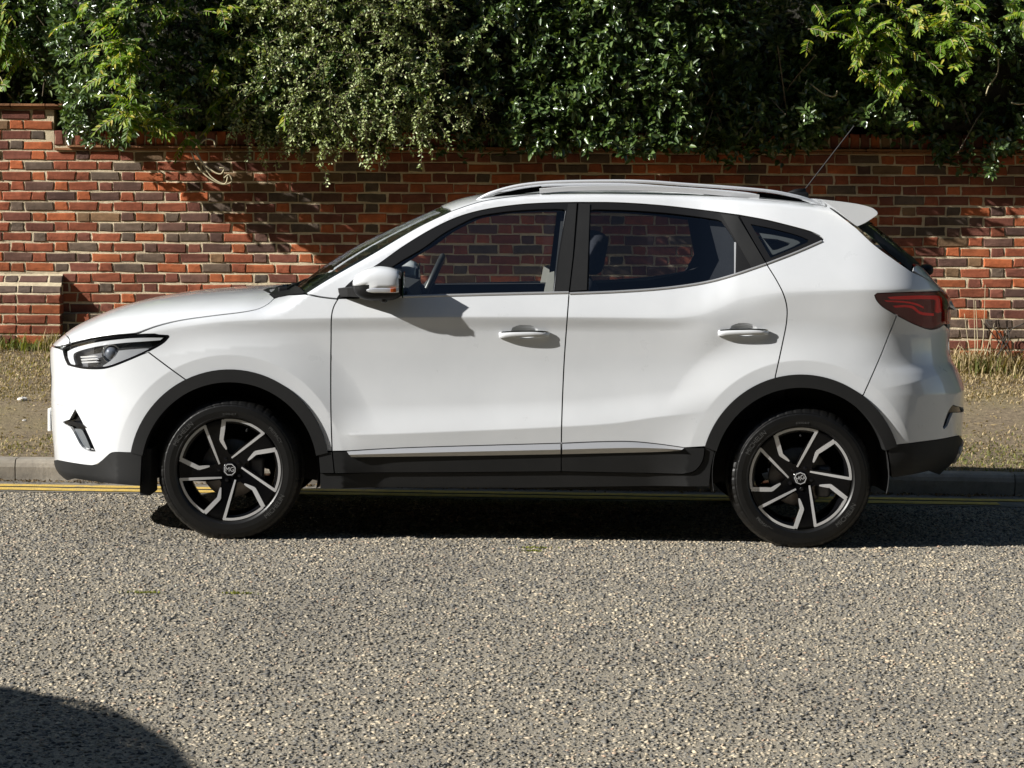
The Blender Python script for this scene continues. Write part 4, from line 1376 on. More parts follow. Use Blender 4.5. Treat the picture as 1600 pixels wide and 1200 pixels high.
asphalt = principled('worn_asphalt', (.15, .135, .11), .95)
_t = NT(asphalt); _p = _t.pos()
_c = _t.ramp(_t.noise(_p, 140, 3, .7).outputs['Fac'], [(.30, (.09, .08, .065)), (.48, (.27, .235, .175)), (.68, (.46, .40, .30))])
_c = _t.mix(_t.ramp(_t.noise(_p, .9, 5, .6).outputs['Fac'], [(.35, (.30,) * 3), (.7, (.0,) * 3)]), _c, (.07, .066, .06))
_t.l(_c, _t.b.inputs['Base Color'])
_t.bump(_t.noise(_p, 190, 3, .6).outputs['Fac'], 1.0, .006)
chip_mat = principled('stone_chip', (.2, .2, .2), .85)
_t = NT(chip_mat); _g = _t.n('ShaderNodeNewGeometry')
_c = _t.ramp(_g.outputs['Random Per Island'], [(.0, (.044, .046, .048)), (.22, (.082, .084, .083)), (.52, (.15, .145, .132)), (.66, (.23, .208, .166)), (.82, (.36, .312, .230)), (.96, (.46, .405, .305)), (1.0, (.33, .22, .155))])
_lg = _t.ramp(_t.noise(_t.pos(), .75, 6, .68).outputs['Fac'], [(.32, (.58, .58, .59)), (.5, (.92, .90, .87)), (.66, (1.16, 1.10, 1.0))])
_c = _t.mix(1.0, _c, _lg, 'MULTIPLY')
_t.l(_t.mix(_t.ramp(_t.noise(_t.pos(), 90, 4, .6).outputs['Fac'], [(.50, (0,) * 3), (.78, (.55,) * 3)]), _c, (.38, .335, .26)), _t.b.inputs['Base Color'])
_t.bump(_t.noise(_t.pos(), 260, 2, .6).outputs['Fac'], .5, .002)

gnd = obj('ground', [(-300, -300, -.03), (300, -300, -.03), (300, 300, -.03), (-300, 300, -.03)], [(0, 1, 2, 3)], noisy('far_soil', (.10, .085, .06), (.16, .13, .09), .6))
tag(gnd, kind='structure')
xs = [-200, -6, 0, 6, 200]
V_ = [(x, -14, 0) for x in xs] + [(x, ky(x) + .02, 0) for x in xs]
road = obj('road', V_, [(i, i + 1, 6 + i, 5 + i) for i in range(4)], asphalt)
tag(road, 'grey chip-dressed road surface in front of the car', kind='structure')

# stone chips of the surface dressing: square tiles of loose-laid chips
def chip_tile(seed, n=4000, size=1.0):
    r = np.random.default_rng(seed)
    k = int(math.sqrt(n))
    gx, gy = np.meshgrid((np.arange(k) + .5) / k, (np.arange(k) + .5) / k)
    c = np.stack([gx.ravel(), gy.ravel()], 1) + r.uniform(-.55, .55, (k * k, 2)) / k
    c = np.clip(c, .002, .998)
    m = len(c)
    o8 = np.array([(1, 0, 0), (0, 1, 0), (-1, 0, 0), (0, -1, 0), (0, 0, 1), (.35, -.3, .95), (0, 0, -.6)])
    tris = np.array([(0, 1, 4), (1, 2, 4), (2, 3, 5), (3, 0, 5), (2, 5, 4), (0, 4, 5), (1, 0, 6), (2, 1, 6), (3, 2, 6), (0, 3, 6)])
    v = o8[None] * (1 + r.uniform(-.28, .28, (m, 7, 1))) + r.uniform(-.18, .18, (m, 7, 3))
    s = r.uniform(.0048, .0106, m) * (1 + .3 * (r.random(m) > .88))
    sc = np.stack([s * r.uniform(.95, 1.45, m), s * r.uniform(.65, 1.0, m), s * r.uniform(.32, .62, m)], 1)
    v = v * sc[:, None, :]
    tx = r.uniform(-.35, .35, m); ty = r.uniform(-.35, .35, m)
    v[:, :, 2] += v[:, :, 0] * tx[:, None] + v[:, :, 1] * ty[:, None]
    a = r.uniform(0, 2 * math.pi, m)
    x = v[:, :, 0] * np.cos(a)[:, None] - v[:, :, 1] * np.sin(a)[:, None]
    y = v[:, :, 0] * np.sin(a)[:, None] + v[:, :, 1] * np.cos(a)[:, None]
    out = np.stack([x + (c[:, 0:1] - .5) * size, y + (c[:, 1:2] - .5) * size, v[:, :, 2] + r.uniform(-.0030, .0012, m)[:, None]], 2)
    loops = (tris[None] + (np.arange(m) * 7)[:, None, None]).ravel()
    me = fast_mesh('chippings', out.reshape(-1, 3), loops, 3)
    me.materials.append(chip_mat)
    return me
tiles = [chip_tile(3), chip_tile(5), chip_tile(9)]
ti = 0
for iy in range(8):
    yc = ky(0) - .44 - .5 - iy
    dist = yc - CAM[1]
    half = .2247 * (dist + .5) + .9
    nx = int(math.ceil(half))
    if dist < 4.6: break
    for ix in range(-nx, nx):
        o = bpy.data.objects.new('chippings', tiles[ti % 3])
        o.location = (ix + .5, yc + KS * (ix + .5), 0)
        o.rotation_euler = (0, 0, math.pi / 2 * random.randrange(4) + KS)
        link(o, road); o['kind'] = 'stuff'
        ti += 1

# yellow lines and the channel
yellow = principled('yellow_road_paint', (.62, .40, .06), .8)
_t = NT(yellow); _p = _t.pos()
_w = _t.ramp(_t.noise(_p, 22, 8, .75).outputs['Fac'], [(.34, (.22, .19, .14)), (.45, (.50, .34, .07)), (.70, (.66, .45, .10))])
_t.l(_w, _t.b.inputs['Base Color']); _t.bump(_t.noise(_p, 120, 4).outputs['Fac'], .8, .004)
channel = noisy('gutter_tarmac', (.10, .09, .075), (.20, .18, .145), 9, .95, .7, .004)
V_ = []
for x in np.linspace(-7, 7, 57): V_ += [(x, ky(x) - .16, .003), (x, ky(x) + .01, .005)]
ch = obj('gutter', V_, [(2 * i, 2 * i + 2, 2 * i + 3, 2 * i + 1) for i in range(56)], channel); tag(ch, kind='structure')
for d0, d1, xa, xb in ((-.250, -.155, -7, 7), (-.410, -.300, -7, plane_pt(1557, 790, ky(3) - .3)[0])):
    V_ = []
    xs_ = np.linspace(xa, xb, 120)
    for x in xs_:
        j = random.uniform(-.006, .006)
        V_ += [(x, ky(x) + d0 + j, .0085), (x, ky(x) + d1 + random.uniform(-.003, .003), .0085)]
    yl = obj('yellow_line', V_, [(2 * i, 2 * i + 2, 2 * i + 3, 2 * i + 1) for i in range(119)], yellow, road)
V_ = []
for x in np.linspace(-7, 7, 57): V_ += [(x, ky(x) - .45, .004), (x, ky(x) - .155, .004)]
obj('channel_strip', V_, [(2 * i, 2 * i + 2, 2 * i + 3, 2 * i + 1) for i in range(56)], channel, road)

concrete = principled('weathered_concrete', (.26, .23, .19), .9)
_t = NT(concrete); _p = _t.pos()
_c = _t.ramp(_t.noise(_p, 3.5, 8, .7).outputs['Fac'], [(.3, (.15, .132, .108)), (.5, (.25, .222, .18)), (.72, (.36, .32, .26))])
_c = _t.mix(_t.ramp(_t.noise(_p, 40, 4, .7).outputs['Fac'], [(.55, (0,) * 3), (.8, (.7,) * 3)]), _c, (.11, .10, .085))
_t.l(_c, _t.b.inputs['Base Color']); _t.bump(_t.noise(_p, 60, 6, .7).outputs['Fac'], .5, .004)
kerb = empty('kerb'); tag(kerb, 'low weathered concrete kerb stones between road and verge', kind='structure')
KH, KD = .128, .13
jx = plane_pt(1587, 760, ky(3.1))[0]
ksec = [(0, -.05), (0, .02), (-.004, .085), (.002, KH - .022), (.012, KH - .006), (.028, KH), (KD, KH), (KD, -.05)]
L_ = .912
for i in range(-9, 6):
    x0 = jx + i * (L_ + .006); n_ = 6
    V_ = []
    for k in range(n_ + 1):
        x = x0 + L_ * k / n_
        e = .004 if k in (0, n_) else 0
        for (dy, z) in ksec: V_.append((x, ky(x) + dy + e * (dy < .05) + random.uniform(-.0012, .0012), z - e * .5 + random.uniform(-.001, .001)))
    m_ = len(ksec)
    F_ = [(k * m_ + j, k * m_ + (j + 1) % m_, (k + 1) * m_ + (j + 1) % m_, (k + 1) * m_ + j) for k in range(n_) for j in range(m_)]
    F_ += [tuple(range(m_)), tuple(n_ * m_ + j for j in range(m_))[::-1]]
    obj('kerb_stone', V_, F_, concrete, kerb)

soil = principled('dry_verge_soil', (.2, .16, .1), 1.0)
_t = NT(soil); _p = _t.pos()
_c = _t.ramp(_t.noise(_p, 26, 8, .75).outputs['Fac'], [(.28, (.075, .055, .034)), (.5, (.175, .132, .08)), (.68, (.32, .25, .15))])
_c2 = _t.ramp(_t.noise(_p, 30, 8, .75).outputs['Fac'], [(.3, (.11, .088, .042)), (.6, (.24, .19, .10)), (.75, (.38, .31, .17))])
_c = _t.mix(_t.ramp(_t.noise(_p, 1.3, 5, .65).outputs['Fac'], [(.46, (0,) * 3), (.62, (1,) * 3)]), _c, _c2)
_t.l(_c, _t.b.inputs['Base Color']); _t.bump(_t.noise(_p, 45, 8, .75).outputs['Fac'], 1.0, .02)
def fbm(x, y, seed=0):
    r = np.random.default_rng(seed); v = 0
    for o in range(5):
        a = r.uniform(0, 6.28, 6); f = 1.3 * 1.9 ** o
        v = v + sum(np.sin(f * (x * math.cos(q) + y * math.sin(q)) + q * 7) for q in a) / 6 / 1.7 ** o
    return v
def verge_z(x, y):
    b0 = ky(x) + KD; b1 = WALL_Y0 - .0215 * x
    t = np.clip((y - b0) / (b1 - b0), 0, 1.1)
    zb = .48 - .008 * x + .0 * t
    z = KH - .012 + (zb - KH) * (t * .85 + .15 * t * t)
    return z + .016 * fbm(x * 1.5, y * 1.5, 4) * np.clip((y - b0) / .3, 0, 1)
nx, ny = 260, 110
X = np.linspace(-7.5, 7.5, nx); T = np.linspace(0, 1.06, ny)
XX, TT = np.meshgrid(X, T)
YY = (ky(XX) + KD - .02) + TT * ((WALL_Y0 - .0215 * XX) - (ky(XX) + KD - .02))
ZZ = verge_z(XX, YY)
V_ = np.stack([XX, YY, ZZ], 2).reshape(-1, 3)
ii = (np.arange(ny - 1)[:, None] * nx + np.arange(nx - 1)[None]).ravel()
lo_ = np.stack([ii, ii + 1, ii + nx + 1, ii + nx], 1).ravel()
me = fast_mesh('verge', V_, lo_, 4); me.materials.append(soil)
me.polygons.foreach_set('use_smooth', [True] * len(me.polygons))
verge = link(bpy.data.objects.new('verge', me)); tag(verge, 'dry worn grass verge between the kerb and the brick wall', kind='structure')

# ------------------------------------------------------------------ leaf / blade builders
def leaf_mesh(name, P, D, Nn, L, W, fold=.25, curl=.12):
    """pointed oval leaves: P base, D midrib, Nn face direction"""
    D = D / (np.linalg.norm(D, axis=1)[:, None] + 1e-9)
    S_ = np.cross(D, Nn); S_ /= np.linalg.norm(S_, axis=1)[:, None] + 1e-9
    U = np.cross(S_, D)
    L = L[:, None]; W = W[:, None]
    b = P; t = P + D * L - U * L * curl
    l1 = P + D * L * .32 + S_ * W * .5 + U * W * fold; r1 = P + D * L * .32 - S_ * W * .5 + U * W * fold
    l2 = P + D * L * .70 + S_ * W * .36 + U * (W * fold * .6 - L * curl * .4); r2 = P + D * L * .70 - S_ * W * .36 + U * (W * fold * .6 - L * curl * .4)
    V = np.stack([b, r1, r2, t, l2, l1], 1)
    n = len(P)
    q = np.array([(0, 1, 2, 3), (0, 3, 4, 5)])
    loops = (q[None] + (np.arange(n) * 6)[:, None, None]).ravel()
    return fast_mesh(name, V.reshape(-1, 3), loops, 4)

def unit(v): return v / (np.linalg.norm(v, axis=-1)[..., None] + 1e-9)

def leaf_mat(name, stops, rough=.35, trans=.25, spec=.5):
    m = principled(name, stops[0][1], rough, spec=spec)
    t = NT(m); g = t.n('ShaderNodeNewGeometry')
    c = t.ramp(g.outputs['Random Per Island'], stops)
    t.l(c, t.b.inputs['Base Color'])
    tl_ = t.n('ShaderNodeBsdfTranslucent'); t.l(t.mix(1.0, c, (1.6, 1.7, .6), 'MULTIPLY'), tl_.inputs['Color'])
    mx = t.n('ShaderNodeMixShader'); mx.inputs[0].default_value = trans
    out = t.t.nodes['Material Output']
    t.l(t.b.outputs[0], mx.inputs[1]); t.l(tl_.outputs[0], mx.inputs[2]); t.l(mx.outputs[0], out.inputs[0])
    return m
ever = leaf_mat('evergreen_leaf', [(0, (.032, .058, .016)), (.5, (.062, .106, .030)), (.85, (.10, .152, .045)), (1, (.15, .20, .06))], .30, .16, .8)
coto = leaf_mat('small_grey_green_leaf', [(0, (.12, .16, .05)), (.5, (.24, .29, .11)), (1, (.42, .45, .23))], .45, .15, .4)
wist = leaf_mat('wisteria_leaf', [(0, (.05, .10, .010)), (.5, (.11, .19, .015)), (.85, (.22, .28, .022)), (1, (.36, .30, .04))], .5, .35, .3)
twig = noisy('twig_bark', (.10, .075, .05), (.20, .16, .11), 30, .9, .4, .002)
pale_stem = noisy('pale_stem', (.32, .27, .17), (.42, .36, .22), 20, .8, .2, .001)
core_shade = noisy('hedge_core_shade', (.012, .012, .008), (.030, .028, .018), 12, 1.0, .8, .03)  # near-black colour stands for shade deep in the hedge
# ------------------------------------------------------------------ brick wall
def brick_mat(name, c, var, pits=.0):
    m = principled(name, c, .9, spec=.25)
    t = NT(m); p = t.pos(); oi = t.n('ShaderNodeObjectInfo'); g = t.n('ShaderNodeNewGeometry')
    a = tuple(v * (1 - var) for v in c); b = tuple(min(1, v * (1 + var)) for v in c)
    n1 = t.noise(p, 16, 8, .7)
    col = t.ramp(n1.outputs['Fac'], [(.3, a), (.7, b)])
    rnd = t.math('ADD', oi.outputs['Random'], g.outputs['Random Per Island'])
    rnd = t.math('FRACT', t.math('MULTIPLY', rnd, 7.31))
    col = t.mix(1.0, col, t.ramp(rnd, [(0, (.74, .76, .78)), (1, (1.22, 1.17, 1.12))]), 'MULTIPLY')
    dk = t.ramp(t.noise(p, 60, 5, .75).outputs['Fac'], [(.60, (0,) * 3), (.74, (.75,) * 3)])
    col = t.mix(dk, col, tuple(v * .35 for v in c))
    wh = t.ramp(t.noise(p, 95, 3, .6).outputs['Fac'], [(.70, (0,) * 3), (.78, (.55,) * 3)])
    col = t.mix(wh, col, (.42, .36, .27))
    col = t.mix(1.0, col, t.ramp(t.noise(p, 1.7, 7, .7).outputs['Fac'], [(.32, (.58, .56, .54)), (.6, (1.05, 1.03, 1.0))]), 'MULTIPLY')
    t.l(col, t.b.inputs['Base Color'])
    t.bump(t.noise(p, 70, 8, .75).outputs['Fac'], .7, .006)
    return m
BM = [brick_mat('orange_brick', (.38, .112, .045), .3), brick_mat('red_brick', (.27, .082, .043), .3), brick_mat('dark_red_brick', (.18, .066, .046), .28),
      brick_mat('purple_brick', (.125, .070, .056), .25), brick_mat('grey_brick', (.120, .090, .070), .3), brick_mat('brown_brick', (.20, .125, .07), .25), brick_mat('weathered_brick', (.115, .085, .068), .45)]
BP = [.19, .30, .22, .12, .11, .06]
mortar = principled('lime_mortar', (.55, .46, .31), .95)
_t = NT(mortar); _p = _t.pos()
_c = _t.ramp(_t.noise(_p, 30, 8, .75).outputs['Fac'], [(.26, (.30, .25, .17)), (.42, (.58, .49, .335)), (.75, (.72, .62, .45))])
_c = _t.mix(1.0, _c, _t.ramp(_t.noise(_p, 1.7, 7, .7).outputs['Fac'], [(.30, (.62, .60, .56)), (.58, (1.08, 1.07, 1.05))]), 'MULTIPLY')
_t.l(_c, _t.b.inputs['Base Color']); _t.bump(_t.noise(_p, 85, 8, .8).outputs['Fac'], 1.0, .012)

def brick_geo(l, h, d, r, chip=.0055):
    """front-rounded brick, long axis x, front face at y = 0 looking along -y"""
    e = .006
    j = lambda s=chip: r.uniform(-s, s)
    cx = [(-l / 2, -h / 2), (l / 2, -h / 2), (l / 2, h / 2), (-l / 2, h / 2)]
    V = []
    bot = [(-l / 2 + j(), -h / 2 + j(.003)), (0, -h / 2 + j(.003)), (l / 2 + j(), -h / 2 + j(.002)), (l / 2 + j(.002), 0), (l / 2 + j(), h / 2 + j(.002)), (0, h / 2 + j(.002)), (-l / 2 + j(), h / 2 + j(.002)), (-l / 2 + j(.002), 0)]
    for (x, z) in bot: V.append((x, d, z))
    for (x, z) in bot: V.append((x, e * r.uniform(.6, 1.6), z))
    for (x, z) in bot:
        k = e * r.uniform(.7, 1.3)
        V.append((x - math.copysign(k, x) if abs(x) > .01 else x, j(.0016), z - math.copysign(k, z) if abs(z) > .01 else z))
    F = []
    for a in (0, 8):
        for i in range(8): F.append((a + i, a + (i + 1) % 8, a + 8 + (i + 1) % 8, a + 8 + i))
    V.append((j(.01), -.0008 + j(.0012), j(.006)))
    for i in range(8): F.append((16 + i, 16 + (i + 1) % 8, 24))
    return V, F
rb_ = random.Random(5)
def brick_set(l, h=.0645):
    return {(m, k): None for m in range(7) for k in range(4)}, l, h
BCACHE = {}
def brick_mesh(kind, m, k):
    if (kind, m, k) not in BCACHE:
        l, h = {'s': (.2100, .0632), 'h': (.0965, .0632), 'e': (.0620, .1050), 'q': (.155, .0605)}[kind]
        V, F = brick_geo(l, h, .035, rb_)
        me = mesh_from('brick', V, F); me.materials.append(BM[m])
        BCACHE[(kind, m, k)] = (me, V, F)
    return BCACHE[(kind, m, k)]
A3 = np.stack([EU, -EO, EZ], 1)         # brick axes -> world
def place_mat(u, z, o, tilt=0.0, roll_=0.0):
    M = Matrix(((EU[0], -EO[0], EZ[0]), (EU[1], -EO[1], EZ[1]), (EU[2], -EO[2], EZ[2])))
    M = M @ Matrix.Rotation(tilt, 3, 'X') @ Matrix.Rotation(roll_, 3, 'Y')
    M4 = M.to_4x4(); M4.translation = Vector(wp(u, z, o))
    return M4

JU, JZ = wall_uz(800, 238.7)            # top joint of the first full course
PITCHZ = wall_uz(800, 238.7)[1] - wall_uz(800, 254.7)[1]
US = wall_uz(3.75, 274)[0]
PER = .3262
U_A, U_B = wall_uz(-520, 300)[0], wall_uz(2120, 300)[0]
STEP_U = wall_uz(84, 200)[0]
BUT_U = wall_uz(99.5, 460)[0]
PL_ROW = 16
PL_OUT = .050
car_poly = np.array([(80, 533), (120, 508), (195, 475), (294, 455), (412, 448), (497, 419), (556, 382), (627, 348), (686, 321), (777, 296), (893, 281), (1070, 285), (1207, 296), (1367, 326), (1450, 434), (1480, 460), (1481, 560), (1504, 600), (1504, 900), (80, 900)])
win_poly = [np.array([(640, 420), (745, 338), (868, 328), (860, 436), (640, 436)]), np.array([(960, 338), (1100, 342), (1105, 420), (960, 425)])]
jobs = []                               # (kind, material, variant, u, z, out, tilt, roll)
def pick_m(rr):
    x = rr.random() * sum(BP)
    for i, p in enumerate(BP):
        x -= p
        if x <= 0: return i
    return 1
rr = random.Random(21)
for row_ in range(-4, 22):
    zt = JZ - row_ * PITCHZ
    zc = zt - PITCHZ / 2
    off = US + (PER / 2 if row_ % 2 else 0) - 12 * PER
    u = off + rr.uniform(-.012, .012)
    k = 0
    while u < U_B:
        kind = 's' if k % 2 == 0 else 'h'
        l = .2125 if kind == 's' else .0995
        if u + l / 2 > U_A:
            uc = u + l / 2
            if row_ < 0 and uc + l / 2 > STEP_U + .02:
                break
            o = PL_OUT if row_ >= PL_ROW else 0.0
            jobs.append((kind, 6 if (PL_ROW <= row_ <= PL_ROW + 1 and rr.random() < .8) else pick_m(rr), rr.randrange(4), uc + rr.uniform(-.003, .003), zc + rr.uniform(-.0035, .0035), o + rr.uniform(-.0015, .0035), 0.0, rr.uniform(-.014, .014), row_))
        u += (l + (PER - .312) / 2) + rr.uniform(-.004, .004)
        u0 = off + (k // 2) * PER + (.2125 + (PER - .312) / 2 if k % 2 == 0 else PER)
        u = .5 * u + .5 * u0
        k += 1
# plinth course: top row laid as a weathered slope
scored = []
for jb in jobs:
    p = wp(jb[3], jb[4], jb[5])
    x, y = to_px(p)
    q = np.array([[x, y]])
    vis = -5 < x < 1605 and y > 170 and y < 585
    if vis and inside(car_poly, q)[0]:
        vis = any(inside(w_, q)[0] for w_ in win_poly)
    if vis and jb[8] >= PL_ROW and x < 95: vis = False
    if vis and x < 101 and y > 432: vis = False
    scored.append((0 if not vis else (2 if jb[0] == 's' else 1), jb, x, y))
seen = sorted([s for s in scored if s[0]], key=lambda s: -s[0])[:300]
seen_ids = {id(s[1]) for s in seen}
zb0 = JZ - 22 * PITCHZ
V_, F_ = [], []
def slab(u0, u1, z0, z1, o, d):
    s = len(V_)
    for (a, b, c_) in ((u0, z0, o), (u1, z0, o), (u1, z1, o), (u0, z1, o), (u0, z0, o - d), (u1, z0, o - d), (u1, z1, o - d), (u0, z1, o - d)): V_.append(tuple(wp(a, b, c_)))
    F_.extend([tuple(s + i for i in f) for f in ((0, 1, 2, 3), (1, 5, 6, 2), (5, 4, 7, 6), (4, 0, 3, 7), (3, 2, 6, 7), (0, 4, 5, 1))])
slab(U_A, U_B, zb0, JZ, -.0055, .215)
slab(U_A, U_B, zb0, JZ - PL_ROW * PITCHZ - .004, PL_OUT - .0055, .05)
slab(U_A, STEP_U, JZ + .001, JZ + 4 * PITCHZ, -.0055, .215)
wall = obj('brick_wall', V_, F_, mortar)
tag(wall, 'old red and grey brick garden wall with pale mortar behind the car', 'wall')
def put(jb, par):
    me = brick_mesh(jb[0], jb[1], jb[2])[0]
    o = bpy.data.objects.new('brick', me)
    o.matrix_world = place_mat(jb[3], jb[4], jb[5], jb[6], jb[7])
    link(o, par)
rest_V, rest_F, rest_m = [], [], []
for sc_, jb, x, y in scored:
    if id(jb) in seen_ids: put(jb, wall)
    else:
        _, V, F = brick_mesh(jb[0], jb[1], jb[2])
        M = place_mat(jb[3], jb[4], jb[5], jb[6], jb[7])
        s = len(rest_V)
        rest_V += [tuple(M @ Vector(v)) for v in V]; rest_F += [tuple(s + i for i in f) for f in F]; rest_m += [jb[1]] * len(F)
me = mesh_from('brickwork', rest_V, rest_F)
for m in BM: me.materials.append(m)
me.polygons.foreach_set('material_index', rest_m)
bw = link(bpy.data.objects.new('brickwork', me), wall); bw['kind'] = 'stuff'
# tile creasing and brick-on-edge coping
tile_mat = brick_mat('clay_tile', (.26, .13, .065), .3)
u = STEP_U + .004
while u < U_B:
    l = rr.uniform(.24, .27)
    for k_, (dz, o_) in enumerate(((.009, .022), (.029, .036))):
        V, F = box_data((0, 0, 0), (l - .006, .24, .017), .003)
        M = place_mat(u + l / 2 + k_ * .1, JZ + dz + .002, -.12 + o_, 0, rr.uniform(-.006, .006))
        o = obj('coping_tile', [tuple(M @ Vector(v)) for v in V], F, tile_mat, wall)
    u += l
u = STEP_U + .006
cop = []
while u < U_B:
    cop.append(u + .0325); u += .0745
for uc in cop:
    m = pick_m(rr)
    me = brick_mesh('e', m, rr.randrange(4))[0]
    x, y = to_px(wp(uc, JZ + .09))
    o = bpy.data.objects.new('coping_brick', me)
    o.matrix_world = place_mat(uc, JZ + .040 + .054, .004 + rr.uniform(-.003, .004), 0, rr.uniform(-.02, .02))
    link(o, wall)
V_, F_ = [], []
slab(STEP_U + .004, U_B, JZ + .001, JZ + .120, -.006, .2)
obj('coping_bed', V_, F_, mortar, wall)
# tiles over the taller left part
V_, F_ = [], []
u = U_A
while u < STEP_U:
    V, F = box_data((0, 0, 0), (.25, .25, .018), .003)
    for dz, o_ in ((.012, .02), (.032, .035)):
        M = place_mat(u + .125, JZ + 4 * PITCHZ + dz, -.12 + o_, 0, rr.uniform(-.008, .008))
        obj('coping_tile', [tuple(M @ Vector(v)) for v in V], F, tile_mat, wall)
    u += .256

# buttress at the left
butt = empty('brick_buttress', None, tuple(wp(BUT_U - .3, .45)))
tag(butt, 'stubby brick buttress with sloping top standing against the wall at far left', 'buttress')
bi = butt.matrix_world.copy()
def child(o, par):
    o.parent = par; o.matrix_parent_inverse = Matrix.Translation(par.location).inverted()
OUT = .115
zt_b = wall_uz(50, 427.5)[1]; zs_b = wall_uz(50, 459.5, OUT)[1]
V_, F_ = [], []
zlow = zb0
pr = [(.0, zt_b), (OUT - .006, zs_b), (OUT - .006, zlow), (.0, zlow)]
for uu in (BUT_U - 1.6, BUT_U - .004): V_ += [tuple(wp(uu, z, o)) for o, z in pr]
F_ = [(0, 1, 2, 3), (7, 6, 5, 4), (0, 4, 5, 1), (1, 5, 6, 2), (2, 6, 7, 3), (3, 7, 4, 0)]
o = obj('mortar_core', V_, F_, mortar); child(o, butt)
slope = math.atan2(OUT, zt_b - zs_b)
sl_len = math.hypot(OUT, zt_b - zs_b)
for row_ in range(-2, 7):
    u = BUT_U
    k = row_ % 2
    while u > BUT_U - 1.6:
        kind = 's' if k % 2 else 'h'
        l = .2125 if kind == 's' else .0995
        if row_ < 0:
            f = (row_ + 2.5) / 2
            zc = zt_b + (zs_b - zt_b) * f; oc = OUT * f + .004; ti_ = -slope
        else:
            zc = zs_b - PITCHZ * (row_ + .5); oc = OUT + rr.uniform(-.002, .003); ti_ = 0
        m = pick_m(rr)
        if row_ < 0: m = rr.choice((6, 3, 6, 2))
        me = brick_mesh(kind, m, rr.randrange(4))[0]
        o = bpy.data.objects.new('brick', me)
        M = place_mat(u - l / 2, zc, oc, ti_, rr.uniform(-.006, .006))
        link(o, butt); o.matrix_parent_inverse = Matrix.Translation(butt.location).inverted(); o.matrix_basis = M
        u -= l + .0075
        k += 1
# end face of the buttress
for row_ in range(0, 7):
    V, F = box_data((0, 0, 0), (.012, OUT - .012, .064), .003)
    M = place_mat(BUT_U - .005, zs_b - PITCHZ * (row_ + .5), OUT / 2)
    o = obj('brick', [tuple(M @ Vector(v)) for v in V], F, BM[pick_m(rr)]); child(o, butt)

# ------------------------------------------------------------------ hedge along the top of the wall
def U_of(px): return wall_uz(px, 200)[0]
def Z_of(py): return wall_uz(800, py)[1] 
_hb = [(-700, 172), (-200, 170), (0, 172), (60, 184), (95, 200), (110, 212), (150, 226), (195, 232), (235, 222), (290, 206), (330, 200), (400, 205), (430, 225), (520, 232), (600, 240), (720, 240), (780, 236), (900, 236), (1000, 240), (1090, 232), (1120, 252), (1180, 256), (1215, 246), (1260, 230), (1300, 205), (1360, 200), (1400, 226), (1450, 236), (1490, 262), (1540, 268), (1570, 240), (1620, 235), (2300, 236)]
HB = pchip([U_of(a) for a, b in _hb], [Z_of(b) for a, b in _hb])
_ho = [(-700, .02), (-300, .02), (-120, .03), (0, .10), (80, .16), (115, .46), (150, .60), (240, .60), (300, .36), (400, .30), (430, .46), (600, .56), (720, .56), (800, .58), (1000, .60), (1150, .58), (1220, .48), (1300, .30), (1360, .32), (1420, .44), (1540, .46), (1620, .36), (2300, .35)]
HO = pchip([U_of(a) for a, b in _ho], [b for a, b in _ho])
ZTOP = 3.55
def lump(u, z, seed):
    return fbm(u * 1.55, z * 1.9, seed)
def hedge_front(u, z):
    zb = HB(u)
    t = np.clip((z - zb) / .35, 0, 1)
    o = HO(u) * (.88 + .12 * t) + .16 * lump(u, z, 31) + .05 * fbm(u * 4, z * 4, 7)
    return np.maximum(o - .03 * (1 - t) ** 2, -.15) + .10 * np.clip(z - 2.6, 0, 1)
def wpv(u, z, o): return W0[None] + EU[None] * u[:, None] + EZ[None] * z[:, None] + EO[None] * o[:, None]
SUNV = -np.array(SUN_DIR)

